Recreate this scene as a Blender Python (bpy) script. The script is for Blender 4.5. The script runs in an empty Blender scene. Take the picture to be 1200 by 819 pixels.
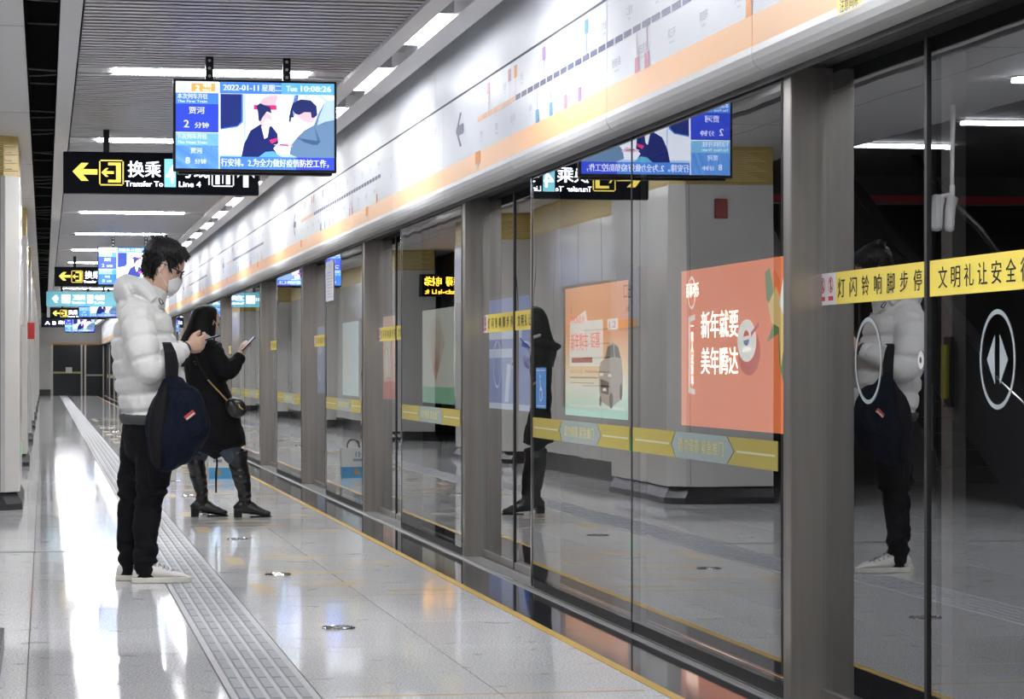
import bpy, bmesh, math, random
from mathutils import Vector, Matrix, noise
random.seed(7)
S = bpy.context.scene
C = S.collection
PI = math.pi
V = Vector

# ------------------------------------------------------------------ camera, world, exposure
# units: metres. x = across the platform (doors at x 2.41), y = along the platform, z = up
F_PX = 3100.0
cam = bpy.data.cameras.new('camera'); co = bpy.data.objects.new('camera', cam); C.objects.link(co)
cam.sensor_width = 36.0; cam.lens = 36.0 * F_PX / 1200.0
cam.shift_y = 22.5 / 1200.0
cam.clip_end = 400
co.location = (0, 0, 1.10)
co.rotation_euler = (PI / 2, 0, -math.atan((600 - 52) / F_PX))
S.camera = co
w = bpy.data.worlds.new('world'); S.world = w; w.use_nodes = True
w.node_tree.nodes['Background'].inputs[0].default_value = (.5, .52, .56, 1)
w.node_tree.nodes['Background'].inputs[1].default_value = .04
S.view_settings.view_transform = 'Standard'; S.view_settings.look = 'None'
S.view_settings.exposure = 0.12; S.view_settings.gamma = 1.0
S.view_settings.use_curve_mapping = False
LAMP = 62.0       # radiance of the platform lamps
S.cycles.use_denoising = True
S.cycles.max_bounces = 10; S.cycles.transparent_max_bounces = 24
S.cycles.glossy_bounces = 6; S.cycles.diffuse_bounces = 4
S.cycles.sample_clamp_indirect = 6.0
S.cycles.caustics_reflective = False; S.cycles.caustics_refractive = False

# ------------------------------------------------------------------ materials
MATS = {}
def mat(name, col=(.5, .5, .5), rough=.5, metal=0., emit=0., noise_s=0, noise_a=0., bump=0., bump_s=60, coat=0., spec=.5, stretch=None, ecol=None, sheen=0.):
    if name in MATS: return MATS[name]
    m = bpy.data.materials.new(name); m.use_nodes = True; MATS[name] = m
    nt = m.node_tree; b = nt.nodes['Principled BSDF']
    b.inputs['Base Color'].default_value = (*col, 1)
    b.inputs['Roughness'].default_value = rough
    b.inputs['Metallic'].default_value = metal
    b.inputs['Specular IOR Level'].default_value = spec
    b.inputs['Coat Weight'].default_value = coat
    b.inputs['Coat Roughness'].default_value = .05
    if sheen: b.inputs['Sheen Weight'].default_value = sheen
    if emit:
        b.inputs['Emission Color'].default_value = (*(ecol or col), 1)
        b.inputs['Emission Strength'].default_value = emit
    tc = nt.nodes.new('ShaderNodeTexCoord'); src = tc.outputs['Object']
    if stretch:
        mp = nt.nodes.new('ShaderNodeMapping'); mp.inputs['Scale'].default_value = stretch
        nt.links.new(src, mp.inputs[0]); src = mp.outputs[0]
    if noise_a:
        n = nt.nodes.new('ShaderNodeTexNoise'); n.inputs['Scale'].default_value = noise_s; n.inputs['Detail'].default_value = 3
        r = nt.nodes.new('ShaderNodeMapRange'); r.inputs[1].default_value = .3; r.inputs[2].default_value = .7
        r.inputs[3].default_value = 1 - noise_a; r.inputs[4].default_value = 1 + noise_a
        mx = nt.nodes.new('ShaderNodeMix'); mx.data_type = 'RGBA'; mx.blend_type = 'MULTIPLY'; mx.inputs[0].default_value = 1
        mx.inputs[6].default_value = (*col, 1)
        nt.links.new(src, n.inputs[0]); nt.links.new(n.outputs[0], r.inputs[0]); nt.links.new(r.outputs[0], mx.inputs[7])
        nt.links.new(mx.outputs[2], b.inputs['Base Color'])
    if bump:
        n2 = nt.nodes.new('ShaderNodeTexNoise'); n2.inputs['Scale'].default_value = bump_s; n2.inputs['Detail'].default_value = 3
        bp = nt.nodes.new('ShaderNodeBump'); bp.inputs['Strength'].default_value = bump; bp.inputs['Distance'].default_value = .01
        nt.links.new(src, n2.inputs[0]); nt.links.new(n2.outputs[0], bp.inputs['Height']); nt.links.new(bp.outputs[0], b.inputs['Normal'])
    return m

def glass_mat(name, tint, ior, alpha_col=None):
    """thin architectural glass: Fresnel mix of mirror reflection and straight transmission"""
    m = bpy.data.materials.new(name); m.use_nodes = True; nt = m.node_tree; nt.nodes.clear()
    out = nt.nodes.new('ShaderNodeOutputMaterial'); t = nt.nodes.new('ShaderNodeBsdfTransparent'); g = nt.nodes.new('ShaderNodeBsdfGlossy')
    t.inputs[0].default_value = (*tint, 1); g.inputs['Roughness'].default_value = 0.0; g.inputs[0].default_value = (.97, .98, 1, 1)
    fr = nt.nodes.new('ShaderNodeFresnel'); fr.inputs[0].default_value = ior
    ge = nt.nodes.new('ShaderNodeNewGeometry'); mu = nt.nodes.new('ShaderNodeMath'); mu.operation = 'SUBTRACT'; mu.use_clamp = True
    nt.links.new(fr.outputs[0], mu.inputs[0]); nt.links.new(ge.outputs['Backfacing'], mu.inputs[1])
    # slow, very slight waviness of the tempered panes
    tc = nt.nodes.new('ShaderNodeTexCoord'); mp = nt.nodes.new('ShaderNodeMapping'); mp.inputs['Scale'].default_value = (1, .9, .35)
    n = nt.nodes.new('ShaderNodeTexNoise'); n.inputs['Scale'].default_value = 2.2; n.inputs['Detail'].default_value = 1
    bp = nt.nodes.new('ShaderNodeBump'); bp.inputs['Strength'].default_value = .05; bp.inputs['Distance'].default_value = .012
    nt.links.new(tc.outputs['Object'], mp.inputs[0]); nt.links.new(mp.outputs[0], n.inputs[0]); nt.links.new(n.outputs[0], bp.inputs['Height'])
    nt.links.new(bp.outputs[0], g.inputs['Normal'])
    mx = nt.nodes.new('ShaderNodeMixShader')
    # both faces of the pane reflect: R = 2r / (1 + r)
    a1 = nt.nodes.new('ShaderNodeMath'); a1.operation = 'ADD'; a1.inputs[1].default_value = 1.0
    a2 = nt.nodes.new('ShaderNodeMath'); a2.operation = 'DIVIDE'
    a3 = nt.nodes.new('ShaderNodeMath'); a3.operation = 'MULTIPLY'; a3.inputs[1].default_value = 2.0; a3.use_clamp = True
    nt.links.new(mu.outputs[0], a1.inputs[0]); nt.links.new(mu.outputs[0], a2.inputs[0]); nt.links.new(a1.outputs[0], a2.inputs[1]); nt.links.new(a2.outputs[0], a3.inputs[0])
    nt.links.new(a3.outputs[0], mx.inputs[0]); nt.links.new(t.outputs[0], mx.inputs[1]); nt.links.new(g.outputs[0], mx.inputs[2]); nt.links.new(mx.outputs[0], out.inputs[0])
    MATS[name] = m
    return m

def film_mat(name, col, alpha):
    m = bpy.data.materials.new(name); m.use_nodes = True; b = m.node_tree.nodes['Principled BSDF']
    b.inputs['Base Color'].default_value = (*col, 1); b.inputs['Alpha'].default_value = alpha; b.inputs['Roughness'].default_value = .35
    MATS[name] = m
    return m

def granite(name, a, b_, rough, scale=120, joints=None):
    m = bpy.data.materials.new(name); m.use_nodes = True; MATS[name] = m
    nt = m.node_tree; b = nt.nodes['Principled BSDF']; b.inputs['Roughness'].default_value = rough
    tc = nt.nodes.new('ShaderNodeTexCoord'); oi = nt.nodes.new('ShaderNodeObjectInfo')
    n = nt.nodes.new('ShaderNodeTexNoise'); n.inputs['Scale'].default_value = scale; n.inputs['Detail'].default_value = 2
    n2 = nt.nodes.new('ShaderNodeTexNoise'); n2.inputs['Scale'].default_value = 3.0; n2.inputs['Detail'].default_value = 3
    r = nt.nodes.new('ShaderNodeValToRGB'); r.color_ramp.elements[0].position = .36; r.color_ramp.elements[1].position = .60
    r.color_ramp.elements[0].color = (*a, 1); r.color_ramp.elements[1].color = (*b_, 1)
    g = nt.nodes.new('ShaderNodeNewGeometry')
    nt.links.new(g.outputs['Position'], n.inputs[0]); nt.links.new(g.outputs['Position'], n2.inputs[0]); nt.links.new(n.outputs[0], r.inputs[0])
    ad = nt.nodes.new('ShaderNodeMath'); ad.operation = 'MULTIPLY_ADD'; ad.inputs[1].default_value = .09; ad.inputs[2].default_value = .92
    nt.links.new(oi.outputs['Random'], ad.inputs[0])
    ad2 = nt.nodes.new('ShaderNodeMath'); ad2.operation = 'MULTIPLY_ADD'; ad2.inputs[1].default_value = .12
    nt.links.new(n2.outputs[0], ad2.inputs[0]); nt.links.new(ad.outputs[0], ad2.inputs[2])
    mx = nt.nodes.new('ShaderNodeMix'); mx.data_type = 'RGBA'; mx.blend_type = 'MULTIPLY'; mx.inputs[0].default_value = 1
    nt.links.new(r.outputs[0], mx.inputs[6]); nt.links.new(ad2.outputs[0], mx.inputs[7]); nt.links.new(mx.outputs[2], b.inputs['Base Color'])
    if joints:      # fine joints for the far part of the floor
        br = nt.nodes.new('ShaderNodeTexBrick'); br.inputs['Scale'].default_value = 1
        br.inputs['Brick Width'].default_value = joints[0]; br.inputs['Row Height'].default_value = joints[1]; br.inputs['Mortar Size'].default_value = .004; br.offset = 0
        br.inputs['Color1'].default_value = br.inputs['Color2'].default_value = (1, 1, 1, 1); br.inputs['Mortar'].default_value = (.45, .45, .45, 1)
        nt.links.new(g.outputs['Position'], br.inputs[0])
        m2 = nt.nodes.new('ShaderNodeMix'); m2.data_type = 'RGBA'; m2.blend_type = 'MULTIPLY'; m2.inputs[0].default_value = 1
        nt.links.new(mx.outputs[2], m2.inputs[6]); nt.links.new(br.outputs[0], m2.inputs[7]); nt.links.new(m2.outputs[2], b.inputs['Base Color'])
    # sparse scuffs and drips walked into the stone
    n3 = nt.nodes.new('ShaderNodeTexNoise'); n3.inputs['Scale'].default_value = 7.0; n3.inputs['Detail'].default_value = 2; n3.inputs['Distortion'].default_value = .6
    r3 = nt.nodes.new('ShaderNodeMapRange'); r3.inputs[1].default_value = .66; r3.inputs[2].default_value = .72; r3.inputs[3].default_value = 1; r3.inputs[4].default_value = .72
    m3 = nt.nodes.new('ShaderNodeMix'); m3.data_type = 'RGBA'; m3.blend_type = 'MULTIPLY'; m3.inputs[0].default_value = 1
    last = b.inputs['Base Color'].links[0].from_socket
    nt.links.new(g.outputs['Position'], n3.inputs[0]); nt.links.new(n3.outputs[0], r3.inputs[0]); nt.links.new(last, m3.inputs[6]); nt.links.new(r3.outputs[0], m3.inputs[7]); nt.links.new(m3.outputs[2], b.inputs['Base Color'])
    rr = nt.nodes.new('ShaderNodeMapRange'); rr.inputs[3].default_value = rough * .85; rr.inputs[4].default_value = rough * 1.15
    nt.links.new(n2.outputs[0], rr.inputs[0]); nt.links.new(rr.outputs[0], b.inputs['Roughness'])
    b.inputs['Specular IOR Level'].default_value = .5 if a[0] < .1 else .14
    return m

M_floor = granite('light_granite', (.46, .46, .47), (.90, .90, .91), .06)
M_floorfar = granite('light_granite_far', (.55, .55, .56), (.85, .85, .86), .06, joints=(.61, 1.0))
M_black = granite('black_granite', (.012, .012, .014), (.05, .05, .055), .05)
M_joint = mat('joint', (.13, .13, .13), .7)
M_tactb = mat('tactile_ground', (.46, .46, .47), .5, spec=.25)
M_tact = mat('tactile_ceramic', (.27, .28, .30), .45, spec=.3, noise_s=40, noise_a=.08)
M_yline = mat('yellow_inlay', (.72, .46, .10), .25)
M_ymark = film_mat('worn_yellow_marking', (.78, .56, .25), .38)
M_steel = mat('brushed_steel', (.36, .335, .31), .34, .85, noise_s=30, noise_a=.10, stretch=(1, 1, .03))
M_steelb = mat('polished_steel', (.75, .75, .75), .12, 1.0)
M_seal = mat('black_rubber', (.008, .008, .009), .5)
M_white = mat('white_enamel', (.665, .68, .725), .42, noise_s=1.5, noise_a=.03, spec=.35)
M_lip = mat('white_aluminium', (.60, .60, .60), .4)
M_orange = mat('orange_band', (.90, .46, .17), .38, spec=.4)
M_colw = mat('column_white', (.66, .65, .62), .18, noise_s=2, noise_a=.03)
M_soffit = mat('white_soffit', (.70, .70, .70), .45)
M_slat = mat('slat_aluminium', (.50, .50, .52), .42, .5)
M_dark = mat('dark_void', (.004, .004, .004), .9, spec=.05)
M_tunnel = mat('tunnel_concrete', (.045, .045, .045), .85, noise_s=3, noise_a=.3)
M_base = mat('dark_base', (.03, .03, .032), .25)
M_lamp = mat('lamp_diffuser', (.95, .95, 1.0), .5, emit=LAMP, ecol=(.97, .98, 1.0))
M_cove = mat('cove_diffuser', (.95, .95, 1.0), .5, emit=LAMP * .27, ecol=(.93, .96, 1.0))
M_hlamp = mat('hall_lamp', (.95, .95, 1.0), .5, emit=22.0)
M_hlamp2 = mat('hall_lamp_bright', (.95, .95, 1.0), .5, emit=95.0)
M_blackp = mat('black_plastic', (.008, .008, .010), .4, spec=.25)
M_signb = mat('sign_black', (.003, .004, .010), .5, spec=.12)
M_ye = mat('sign_yellow_lit', (1, .75, .10), .5, emit=1.0, ecol=(1, .78, .13))
M_we = mat('sign_white_lit', (.9, .92, 1), .5, emit=1.05, ecol=(.92, .95, 1))
M_ce = mat('sign_cyan_lit', (.3, .8, .9), .5, emit=.85, ecol=(.30, .80, .92))
M_yfilm = film_mat('yellow_film', (.68, .55, .10), .72)
M_pfilm = film_mat('pale_film', (.55, .66, .66), .62)
M_wfilm = film_mat('white_film', (.62, .70, .74), .62)
M_tagy = mat('tag_yellow', (.86, .68, .10), .4)
M_tagw = mat('tag_white', (.75, .73, .76), .4)
M_ink = mat('black_ink', (.02, .02, .02), .5)
M_red = mat('red_ink', (.62, .03, .05), .5)
M_bluest = mat('blue_sticker', (.05, .22, .55), .4)
M_glass = glass_mat('platform_glass', (.82, .85, .84), 2.45)
M_gold = mat('gold_pattern_ground', (.50, .36, .09), .45)
M_goldl = mat('gold_pattern_line', (.75, .62, .30), .45)
M_navyink = mat('navy_print', (.10, .11, .20), .5)
M_greyink = mat('grey_print', (.36, .37, .42), .5)
M_pinkink = mat('pink_print', (.62, .25, .33), .5)
M_blueink = mat('blue_print', (.12, .33, .58), .5)
M_purpink = mat('purple_print', (.36, .20, .50), .5)
M_oprint = mat('orange_print', (.85, .30, .06), .5)
M_peach = mat('peach_print', (.85, .50, .30), .5)

# ------------------------------------------------------------------ mesh helpers
def tag(o, label=None, cat=None, group=None, kind=None):
    if label: o['label'] = label
    if cat: o['category'] = cat
    if group: o['group'] = group
    if kind: o['kind'] = kind
    return o
def empty(name, loc=(0, 0, 0), rz=0, **k):
    o = bpy.data.objects.new(name, None); C.objects.link(o); o.location = loc; o.rotation_euler = (0, 0, rz); o.empty_display_size = .1
    return tag(o, **k)
def place(o, parent=None):
    C.objects.link(o)
    if parent is not None: o.parent = parent
    return o
def copy_tree(o, parent=None):
    c = o.copy(); C.objects.link(c)
    if parent is not None: c.parent = parent
    for ch in list(o.children): copy_tree(ch, c)
    return c

_tx = {}
def text_geo(s, bold=.0):
    bold = 0; k = (s, bold)
    if k in _tx: return _tx[k]
    c = bpy.data.curves.new('lettering', 'FONT'); c.body = s; c.size = 1; c.resolution_u = 2; c.offset = bold
    o = bpy.data.objects.new('lettering', c); C.objects.link(o)
    dg = bpy.context.evaluated_depsgraph_get(); m = bpy.data.meshes.new_from_object(o.evaluated_get(dg))
    vs = [(v.co.x, v.co.y) for v in m.vertices]; fs = [tuple(p.vertices) for p in m.polygons]
    bpy.data.objects.remove(o); bpy.data.curves.remove(c); bpy.data.meshes.remove(m)
    xs = [v[0] for v in vs] or [0]; ys = [v[1] for v in vs] or [0]
    _tx[k] = (vs, fs, min(xs), max(xs), min(ys), max(ys))
    return _tx[k]

class MB:
    def __init__(s): s.v = []; s.f = []; s.mi = []; s.m = 0
    def add(s, vs, fs):
        n = len(s.v); s.v += [tuple(v) for v in vs]; s.f += [tuple(i + n for i in f) for f in fs]; s.mi += [s.m] * len(fs); return s
    def box(s, x0, x1, y0, y1, z0, z1):
        vs = [(x, y, z) for z in (z0, z1) for y in (y0, y1) for x in (x0, x1)]
        return s.add(vs, [(0, 2, 3, 1), (4, 5, 7, 6), (0, 1, 5, 4), (2, 6, 7, 3), (0, 4, 6, 2), (1, 3, 7, 5)])
    def quad(s, a, b, c, d): return s.add([a, b, c, d], [(0, 1, 2, 3)])
    def poly3(s, o, r, u, pts, t=0):
        """flat polygon pts (a,b) in the frame origin o, right r, up u; thickness t towards the viewer (r x u)"""
        o, r, u = V(o), V(r), V(u); n = r.cross(u).normalized()
        fr = [o + r * a + u * b + n * t for a, b in pts]; k = len(pts)
        if t <= 0: return s.add(fr, [tuple(range(k))])
        bk = [o + r * a + u * b for a, b in pts]
        return s.add(fr + bk, [tuple(range(k)), tuple(range(2 * k - 1, k - 1, -1))] + [(i, i + k, (i + 1) % k + k, (i + 1) % k) for i in range(k)])
    def rect(s, o, r, u, a0, a1, b0, b1, t=0): return s.poly3(o, r, u, [(a0, b0), (a1, b0), (a1, b1), (a0, b1)], t)
    def ring(s, o, r, u, ca, cb, ro, ri, t=0, n=32):
        o, r, u = V(o), V(r), V(u); nn = r.cross(u).normalized() * t
        P = [[o + nn + r * (ca + q * math.cos(2 * PI * i / n)) + u * (cb + q * math.sin(2 * PI * i / n)) for i in range(n)] for q in (ri, ro)]
        return s.add(P[0] + P[1], [(i, n + i, n + (i + 1) % n, (i + 1) % n) for i in range(n)])
    def disc(s, o, r, u, ca, cb, q, t=0, n=24, q2=None):
        q2 = q2 or q
        return s.poly3(o, r, u, [(ca + q * math.cos(2 * PI * i / n), cb + q2 * math.sin(2 * PI * i / n)) for i in range(n)], t)
    def text(s, st, size, o, r, u, bold=0., align='L', wid=None, t=0):
        vs, fs, x0, x1, y0, y1 = text_geo(st, bold)
        if not vs: return s
        k = size; kx = k if wid is None else wid / max(x1 - x0, 1e-6)
        ox = -x0 if align == 'L' else -(x0 + x1) / 2 if align == 'C' else -x1
        o, r, u = V(o), V(r), V(u); n = r.cross(u).normalized() * t
        for d in ((0,) if not bold else (-bold, bold) if bold < .015 else (-bold, 0, bold)):
            s.add([o + r * ((x + ox) * kx + d * k) + u * (y * k) + n for x, y in vs], fs)
        return s
    def prism(s, prof, axis, a0, a1):
        """closed profile extruded along an axis; prof in the other two axes, in order"""
        def P(p, a): return {'x': (a, p[0], p[1]), 'y': (p[0], a, p[1]), 'z': (p[0], p[1], a)}[axis]
        k = len(prof)
        return s.add([P(p, a0) for p in prof] + [P(p, a1) for p in prof],
                     [tuple(range(k - 1, -1, -1)), tuple(range(k, 2 * k))] + [(i, (i + 1) % k, (i + 1) % k + k, i + k) for i in range(k)])
    def limb(s, pts, ref=(0, 1, 0), n=16, sub=4, puff=None, cap=True, ex=2.0):
        """closed lofted tube; pts = (x,y,z,a,b): a = half size along ref, b = half size across it. puff=(pitch, depth)"""
        P = [V(p[:3]) for p in pts]; R = [(p[3], p[4] if len(p) > 4 else p[3]) for p in pts]
        cs, rs = [], []
        for i in range(len(P) - 1):
            p0 = P[max(i - 1, 0)]; p1 = P[i]; p2 = P[i + 1]; p3 = P[min(i + 2, len(P) - 1)]
            for k in range(sub):
                t = k / sub
                cs.append(.5 * ((2 * p1) + (p2 - p0) * t + (2 * p0 - 5 * p1 + 4 * p2 - p3) * t * t + (3 * p1 - p0 - 3 * p2 + p3) * t ** 3))
                tt = t * t * (3 - 2 * t) if sub > 1 else t
                rs.append(tuple(R[i][j] * (1 - tt) + R[i + 1][j] * tt for j in (0, 1)))
        cs.append(P[-1]); rs.append(R[-1])
        L = 0; ln = [0]
        for i in range(1, len(cs)): L += (cs[i] - cs[i - 1]).length; ln.append(L)
        ref = V(ref); vs = []
        for i, c in enumerate(cs):
            t = (cs[min(i + 1, len(cs) - 1)] - cs[max(i - 1, 0)]).normalized()
            a = (ref - t * ref.dot(t)).normalized(); b = t.cross(a)
            ra, rb = rs[i]
            if puff:
                ph = (ln[i] / puff[0]) % 1.0; q = min(ph, 1 - ph) * 2
                d = puff[1] * (1 - min(1, q * 2.2)) ** 1.6
                ra -= d; rb -= d
            for k in range(n):
                an = 2 * PI * k / n; cc, ss = math.cos(an), math.sin(an)
                e = 2 / ex
                vs.append(c + a * (ra * math.copysign(abs(cc) ** e, cc)) + b * (rb * math.copysign(abs(ss) ** e, ss)))
        m = len(cs); fs = [(i * n + k, i * n + (k + 1) % n, (i + 1) * n + (k + 1) % n, (i + 1) * n + k) for i in range(m - 1) for k in range(n)]
        if cap:
            t0 = (cs[0] - cs[1]).normalized() * min(rs[0]) * .5; t1 = (cs[-1] - cs[-2]).normalized() * min(rs[-1]) * .5
            vs += [cs[0] + t0, cs[-1] + t1]
            fs += [(m * n, (k + 1) % n, k) for k in range(n)] + [(m * n + 1, (m - 1) * n + k, (m - 1) * n + (k + 1) % n) for k in range(n)]
        return s.add(vs, fs)
    def tube(s, pts, r, n=8, sub=1, ref=(0, 0, 1)):
        P = [V(p) for p in pts]; d = (P[-1] - P[0])
        if d.length and abs(d.normalized().dot(V(ref))) > .9: ref = (0, 1, 0) if abs(ref[1]) < .5 else (1, 0, 0)
        return s.limb([(*p, r, r) for p in P], ref, n, sub)
    def ball(s, c, rx, ry=None, rz=None, n=16, m=10, M=None):
        ry = ry or rx; rz = rz or rx; vs = []
        for i in range(1, m):
            a = PI * i / m
            for k in range(n):
                b = 2 * PI * k / n; p = V((rx * math.sin(a) * math.cos(b), ry * math.sin(a) * math.sin(b), rz * math.cos(a)))
                vs.append(V(c) + (M @ p if M else p))
        top, bot = V((0, 0, rz)), V((0, 0, -rz))
        vs += [V(c) + (M @ top if M else top), V(c) + (M @ bot if M else bot)]
        fs = [(i * n + k, (i + 1) * n + k, (i + 1) * n + (k + 1) % n, i * n + (k + 1) % n) for i in range(m - 2) for k in range(n)]
        t = (m - 1) * n
        fs += [(t, k, (k + 1) % n) for k in range(n)] + [(t + 1, (m - 2) * n + (k + 1) % n, (m - 2) * n + k) for k in range(n)]
        return s.add(vs, fs)
    def build(s, name, mats, parent=None, smooth=False, bevel=0, loc=None, fix=False, **k):
        me = bpy.data.meshes.new(name); me.from_pydata([tuple(v) for v in s.v], [], s.f)
        if not isinstance(mats, (list, tuple)): mats = [mats]
        for m in mats: me.materials.append(m)
        if len(mats) > 1: me.polygons.foreach_set('material_index', s.mi)
        if smooth: me.polygons.foreach_set('use_smooth', [True] * len(me.polygons))
        if fix:
            bm = bmesh.new(); bm.from_mesh(me); bmesh.ops.recalc_face_normals(bm, faces=bm.faces); bm.to_mesh(me); bm.free()
        me.update()
        o = bpy.data.objects.new(name, me); place(o, parent)
        if loc: o.location = loc
        if bevel:
            b = o.modifiers.new('bevel', 'BEVEL'); b.width = bevel; b.segments = 2; b.limit_method = 'ANGLE'
        return tag(o, **k)
    def remesh(s, name, mats, parent, voxel=.006, smooth_it=3, disp=None, **k):
        """fuse all closed pieces into one continuous surface"""
        me = bpy.data.meshes.new(name); me.from_pydata([tuple(v) for v in s.v], [], s.f)
        bm = bmesh.new(); bm.from_mesh(me); bmesh.ops.recalc_face_normals(bm, faces=bm.faces); bm.to_mesh(me); bm.free()
        o = bpy.data.objects.new(name, me); C.objects.link(o)
        r = o.modifiers.new('r', 'REMESH'); r.mode = 'VOXEL'; r.voxel_size = voxel; r.use_smooth_shade = True
        sm = o.modifiers.new('s', 'SMOOTH'); sm.iterations = smooth_it; sm.factor = .5
        dg = bpy.context.evaluated_depsgraph_get(); m2 = bpy.data.meshes.new_from_object(o.evaluated_get(dg))
        bpy.data.objects.remove(o); bpy.data.meshes.remove(me); m2.name = name
        if disp:
            nn = [v.normal.copy() for v in m2.vertices]
            for v, q in zip(m2.vertices, nn): v.co = v.co + q * disp(v.co, q)
        m2.materials.clear(); m2.materials.append(mats)
        m2.polygons.foreach_set('use_smooth', [True] * len(m2.polygons)); m2.update()
        o = bpy.data.objects.new(name, m2); place(o, parent)
        return tag(o, **k)

def struct(o): o['kind'] = 'structure'; return o
ORD = ['first', 'second', 'third', 'fourth', 'fifth', 'sixth', 'seventh', 'eighth', 'ninth', 'tenth', 'eleventh', 'twelfth', 'thirteenth', 'fourteenth',
       'fifteenth', 'sixteenth', 'seventeenth', 'eighteenth', 'nineteenth', 'twentieth'] 
ORD += ['twenty-' + q for q in ORD[:9]] + ['thirtieth'] + ['thirty-' + q for q in ORD[:9]] + ['fortieth'] + ['forty-' + q for q in ORD[:9]] + ['fiftieth']
RX, LX, UP = (0, -1, 0), (0, 1, 0), (0, 0, 1)     # reading direction on the door side / on the column side

Y0, Y1 = -8.0, 110.0
XG, XD, XH = 2.414, 2.53, 2.29      # fixed glass, sliding glass, header face
ZC = 2.91

# ------------------------------------------------------------------ floor
fl = MB(); fl.box(-9.2, 2.10, Y0, Y1, -.30, -.008)
floor = struct(fl.build('floor', M_joint))
tiles = {}
def tile(x0, x1, y0, y1):
    wx, wy = round(x1 - x0, 3), round(y1 - y0, 3)
    if (wx, wy) not in tiles:
        m = MB(); m.box(.002, wx - .002, .002, wy - .002, -.02, 0)
        o = m.build('floor_tile', M_floor, floor); tiles[(wx, wy)] = o.data
    else: o = place(bpy.data.objects.new('floor_tile', tiles[(wx, wy)]), floor)
    o.location = (x0, y0, 0)
YT = 26.3
for (a, b, off) in ((-1.34, -.70, .3), (-.70, -.06, .3), (-.06, .61, .3), (.913, 1.52, .4), (1.52, 2.06, .4)):
    y = 7 + off
    while y < YT - .01:
        tile(a, b, y, min(y + 1, YT)); y += 1
m = MB(); m.box(-9.2, .61, YT, Y1, -.02, 0).box(.913, 2.06, YT, Y1, -.02, 0).box(-9.2, -1.342, Y0, YT, -.02, 0)
m.box(-1.34, .61, Y0, 7.298, -.02, 0).box(.913, 2.06, Y0, 7.398, -.02, 0)
m.build('paving', M_floorfar, floor)
m = MB(); m.box(-1.34, .61, 16.10, 16.115, -.01, .0012).box(-1.34, .61, 16.16, 16.175, -.01, .0012)
m.build('expansion_joint', mat('joint_steel', (.25, .25, .25), .3, .9), floor)
# tactile strip: 30 cm tiles with five bars each
tp = MB(); tp.box(.002, .298, .002, .298, -.02, 0)
tp.m = 0
tp.m = 1
for i in range(5):
    cx = .045 + i * .0525; a = .019
    tp.add([(cx - a, .012, 0), (cx + a, .012, 0), (cx + a, .288, 0), (cx - a, .288, 0),
            (cx - a + .005, .019, .005), (cx + a - .005, .019, .005), (cx + a - .005, .281, .005), (cx - a + .005, .281, .005)],
           [(4, 5, 6, 7), (0, 1, 5, 4), (1, 2, 6, 5), (2, 3, 7, 6), (3, 0, 4, 7)])
t0 = tp.build('tactile_tile', [M_tactb, M_tact], floor); t0.location = (.612, 7.0, 0)
y = 7.3
while y < 46:
    o = place(bpy.data.objects.new('tactile_tile', t0.data), floor); o.location = (.612, y, 0); y += .3
far = MB(); far.box(.612, .91, y, Y1, -.02, 0).box(.612, .91, Y0, 7.0, -.02, 0)
for i in range(5):
    cx = .612 + .045 + i * .0525; far.box(cx - .015, cx + .015, y, Y1, 0, .005)
far.build('tactile_strip', M_tact, floor)
m = MB(); m.box(2.062, 2.102, Y0, Y1, -.02, .0008); m.build('yellow_line', M_yline, floor)
# recessed round floor caps
for k in range(14):
    yy = 11.15 + k * 2.95
    d = MB(); d.m = 0; d.tube([(1.225 + .066 * math.cos(2 * PI * q / 32), yy + .066 * math.sin(2 * PI * q / 32), .0035) for q in range(33)], .006, 8)
    d.m = 1; d.disc((1.225, yy, .0010), (1, 0, 0), (0, 1, 0), 0, 0, .062)
    d.build('floor_cap', [M_steelb, mat('cap_inner', (.45, .45, .45), .25, .6)], floor)
# boarding markings in worn yellow on the tiles
def arrow_pts(cx, cy, s, dx, dy):
    pts = [(-.5, -.14), (.05, -.14), (.05, -.38), (.5, 0), (.05, .38), (.05, .14), (-.5, .14)]
    return [(cx + (a * dx - b * dy) * s, cy + (a * dy + b * dx) * s) for a, b in pts]
def boarding(P):
    m = MB(); O = (0, 0, .0015); r, u = (1, 0, 0), (0, 1, 0)
    c = P - 1.12
    for q in (-1.45, -.45, .45, 1.45): m.rect(O, r, u, .96, 2.02, c + q - .02, c + q + .02)
    for q in (-.95, .95):
        m.poly3(O, r, u, arrow_pts(1.45, c + q + .2, .42, 1, 0)); m.rect(O, r, u, 1.02, 1.12, c + q - .32, c + q + .3)
        m.poly3(O, r, u, arrow_pts(1.85, c + q - .25, .34, 1, 0))
    m.poly3(O, r, u, arrow_pts(1.35, c, .5, -1, 0))
    m.build('boarding_marking', M_ymark, floor)

# black granite edge
edge = struct(MB().box(2.10, 2.42, Y0, Y1, -1.2, -.012).build('trim_1', M_joint))
sl = MB().box(0, .262, .0015, .9985, -.02, 0); s0 = None
y = 6.9
while y < 46:
    if s0 is None: o = sl.build('granite_slab', M_black, edge); s0 = o.data
    else: o = place(bpy.data.objects.new('granite_slab', s0), edge)
    o.location = (2.103, y, 0); y += 1.0
MB().box(2.103, 2.365, y, Y1, -.02, 0).box(2.103, 2.365, Y0, 6.9, -.02, 0).build('granite_edging', M_black, edge)
thr = struct(MB().box(2.365, 2.60, Y0, Y1, -.2, .004).build('trim_2', mat('threshold_steel', (.42, .42, .42), .3, .9), bevel=.003))
m = MB()
for q in (2.385, 2.50, 2.56): m.box(q, q + .008, Y0, Y1, .003, .009)
m.build('guide_rail', M_steelb, thr)

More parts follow.
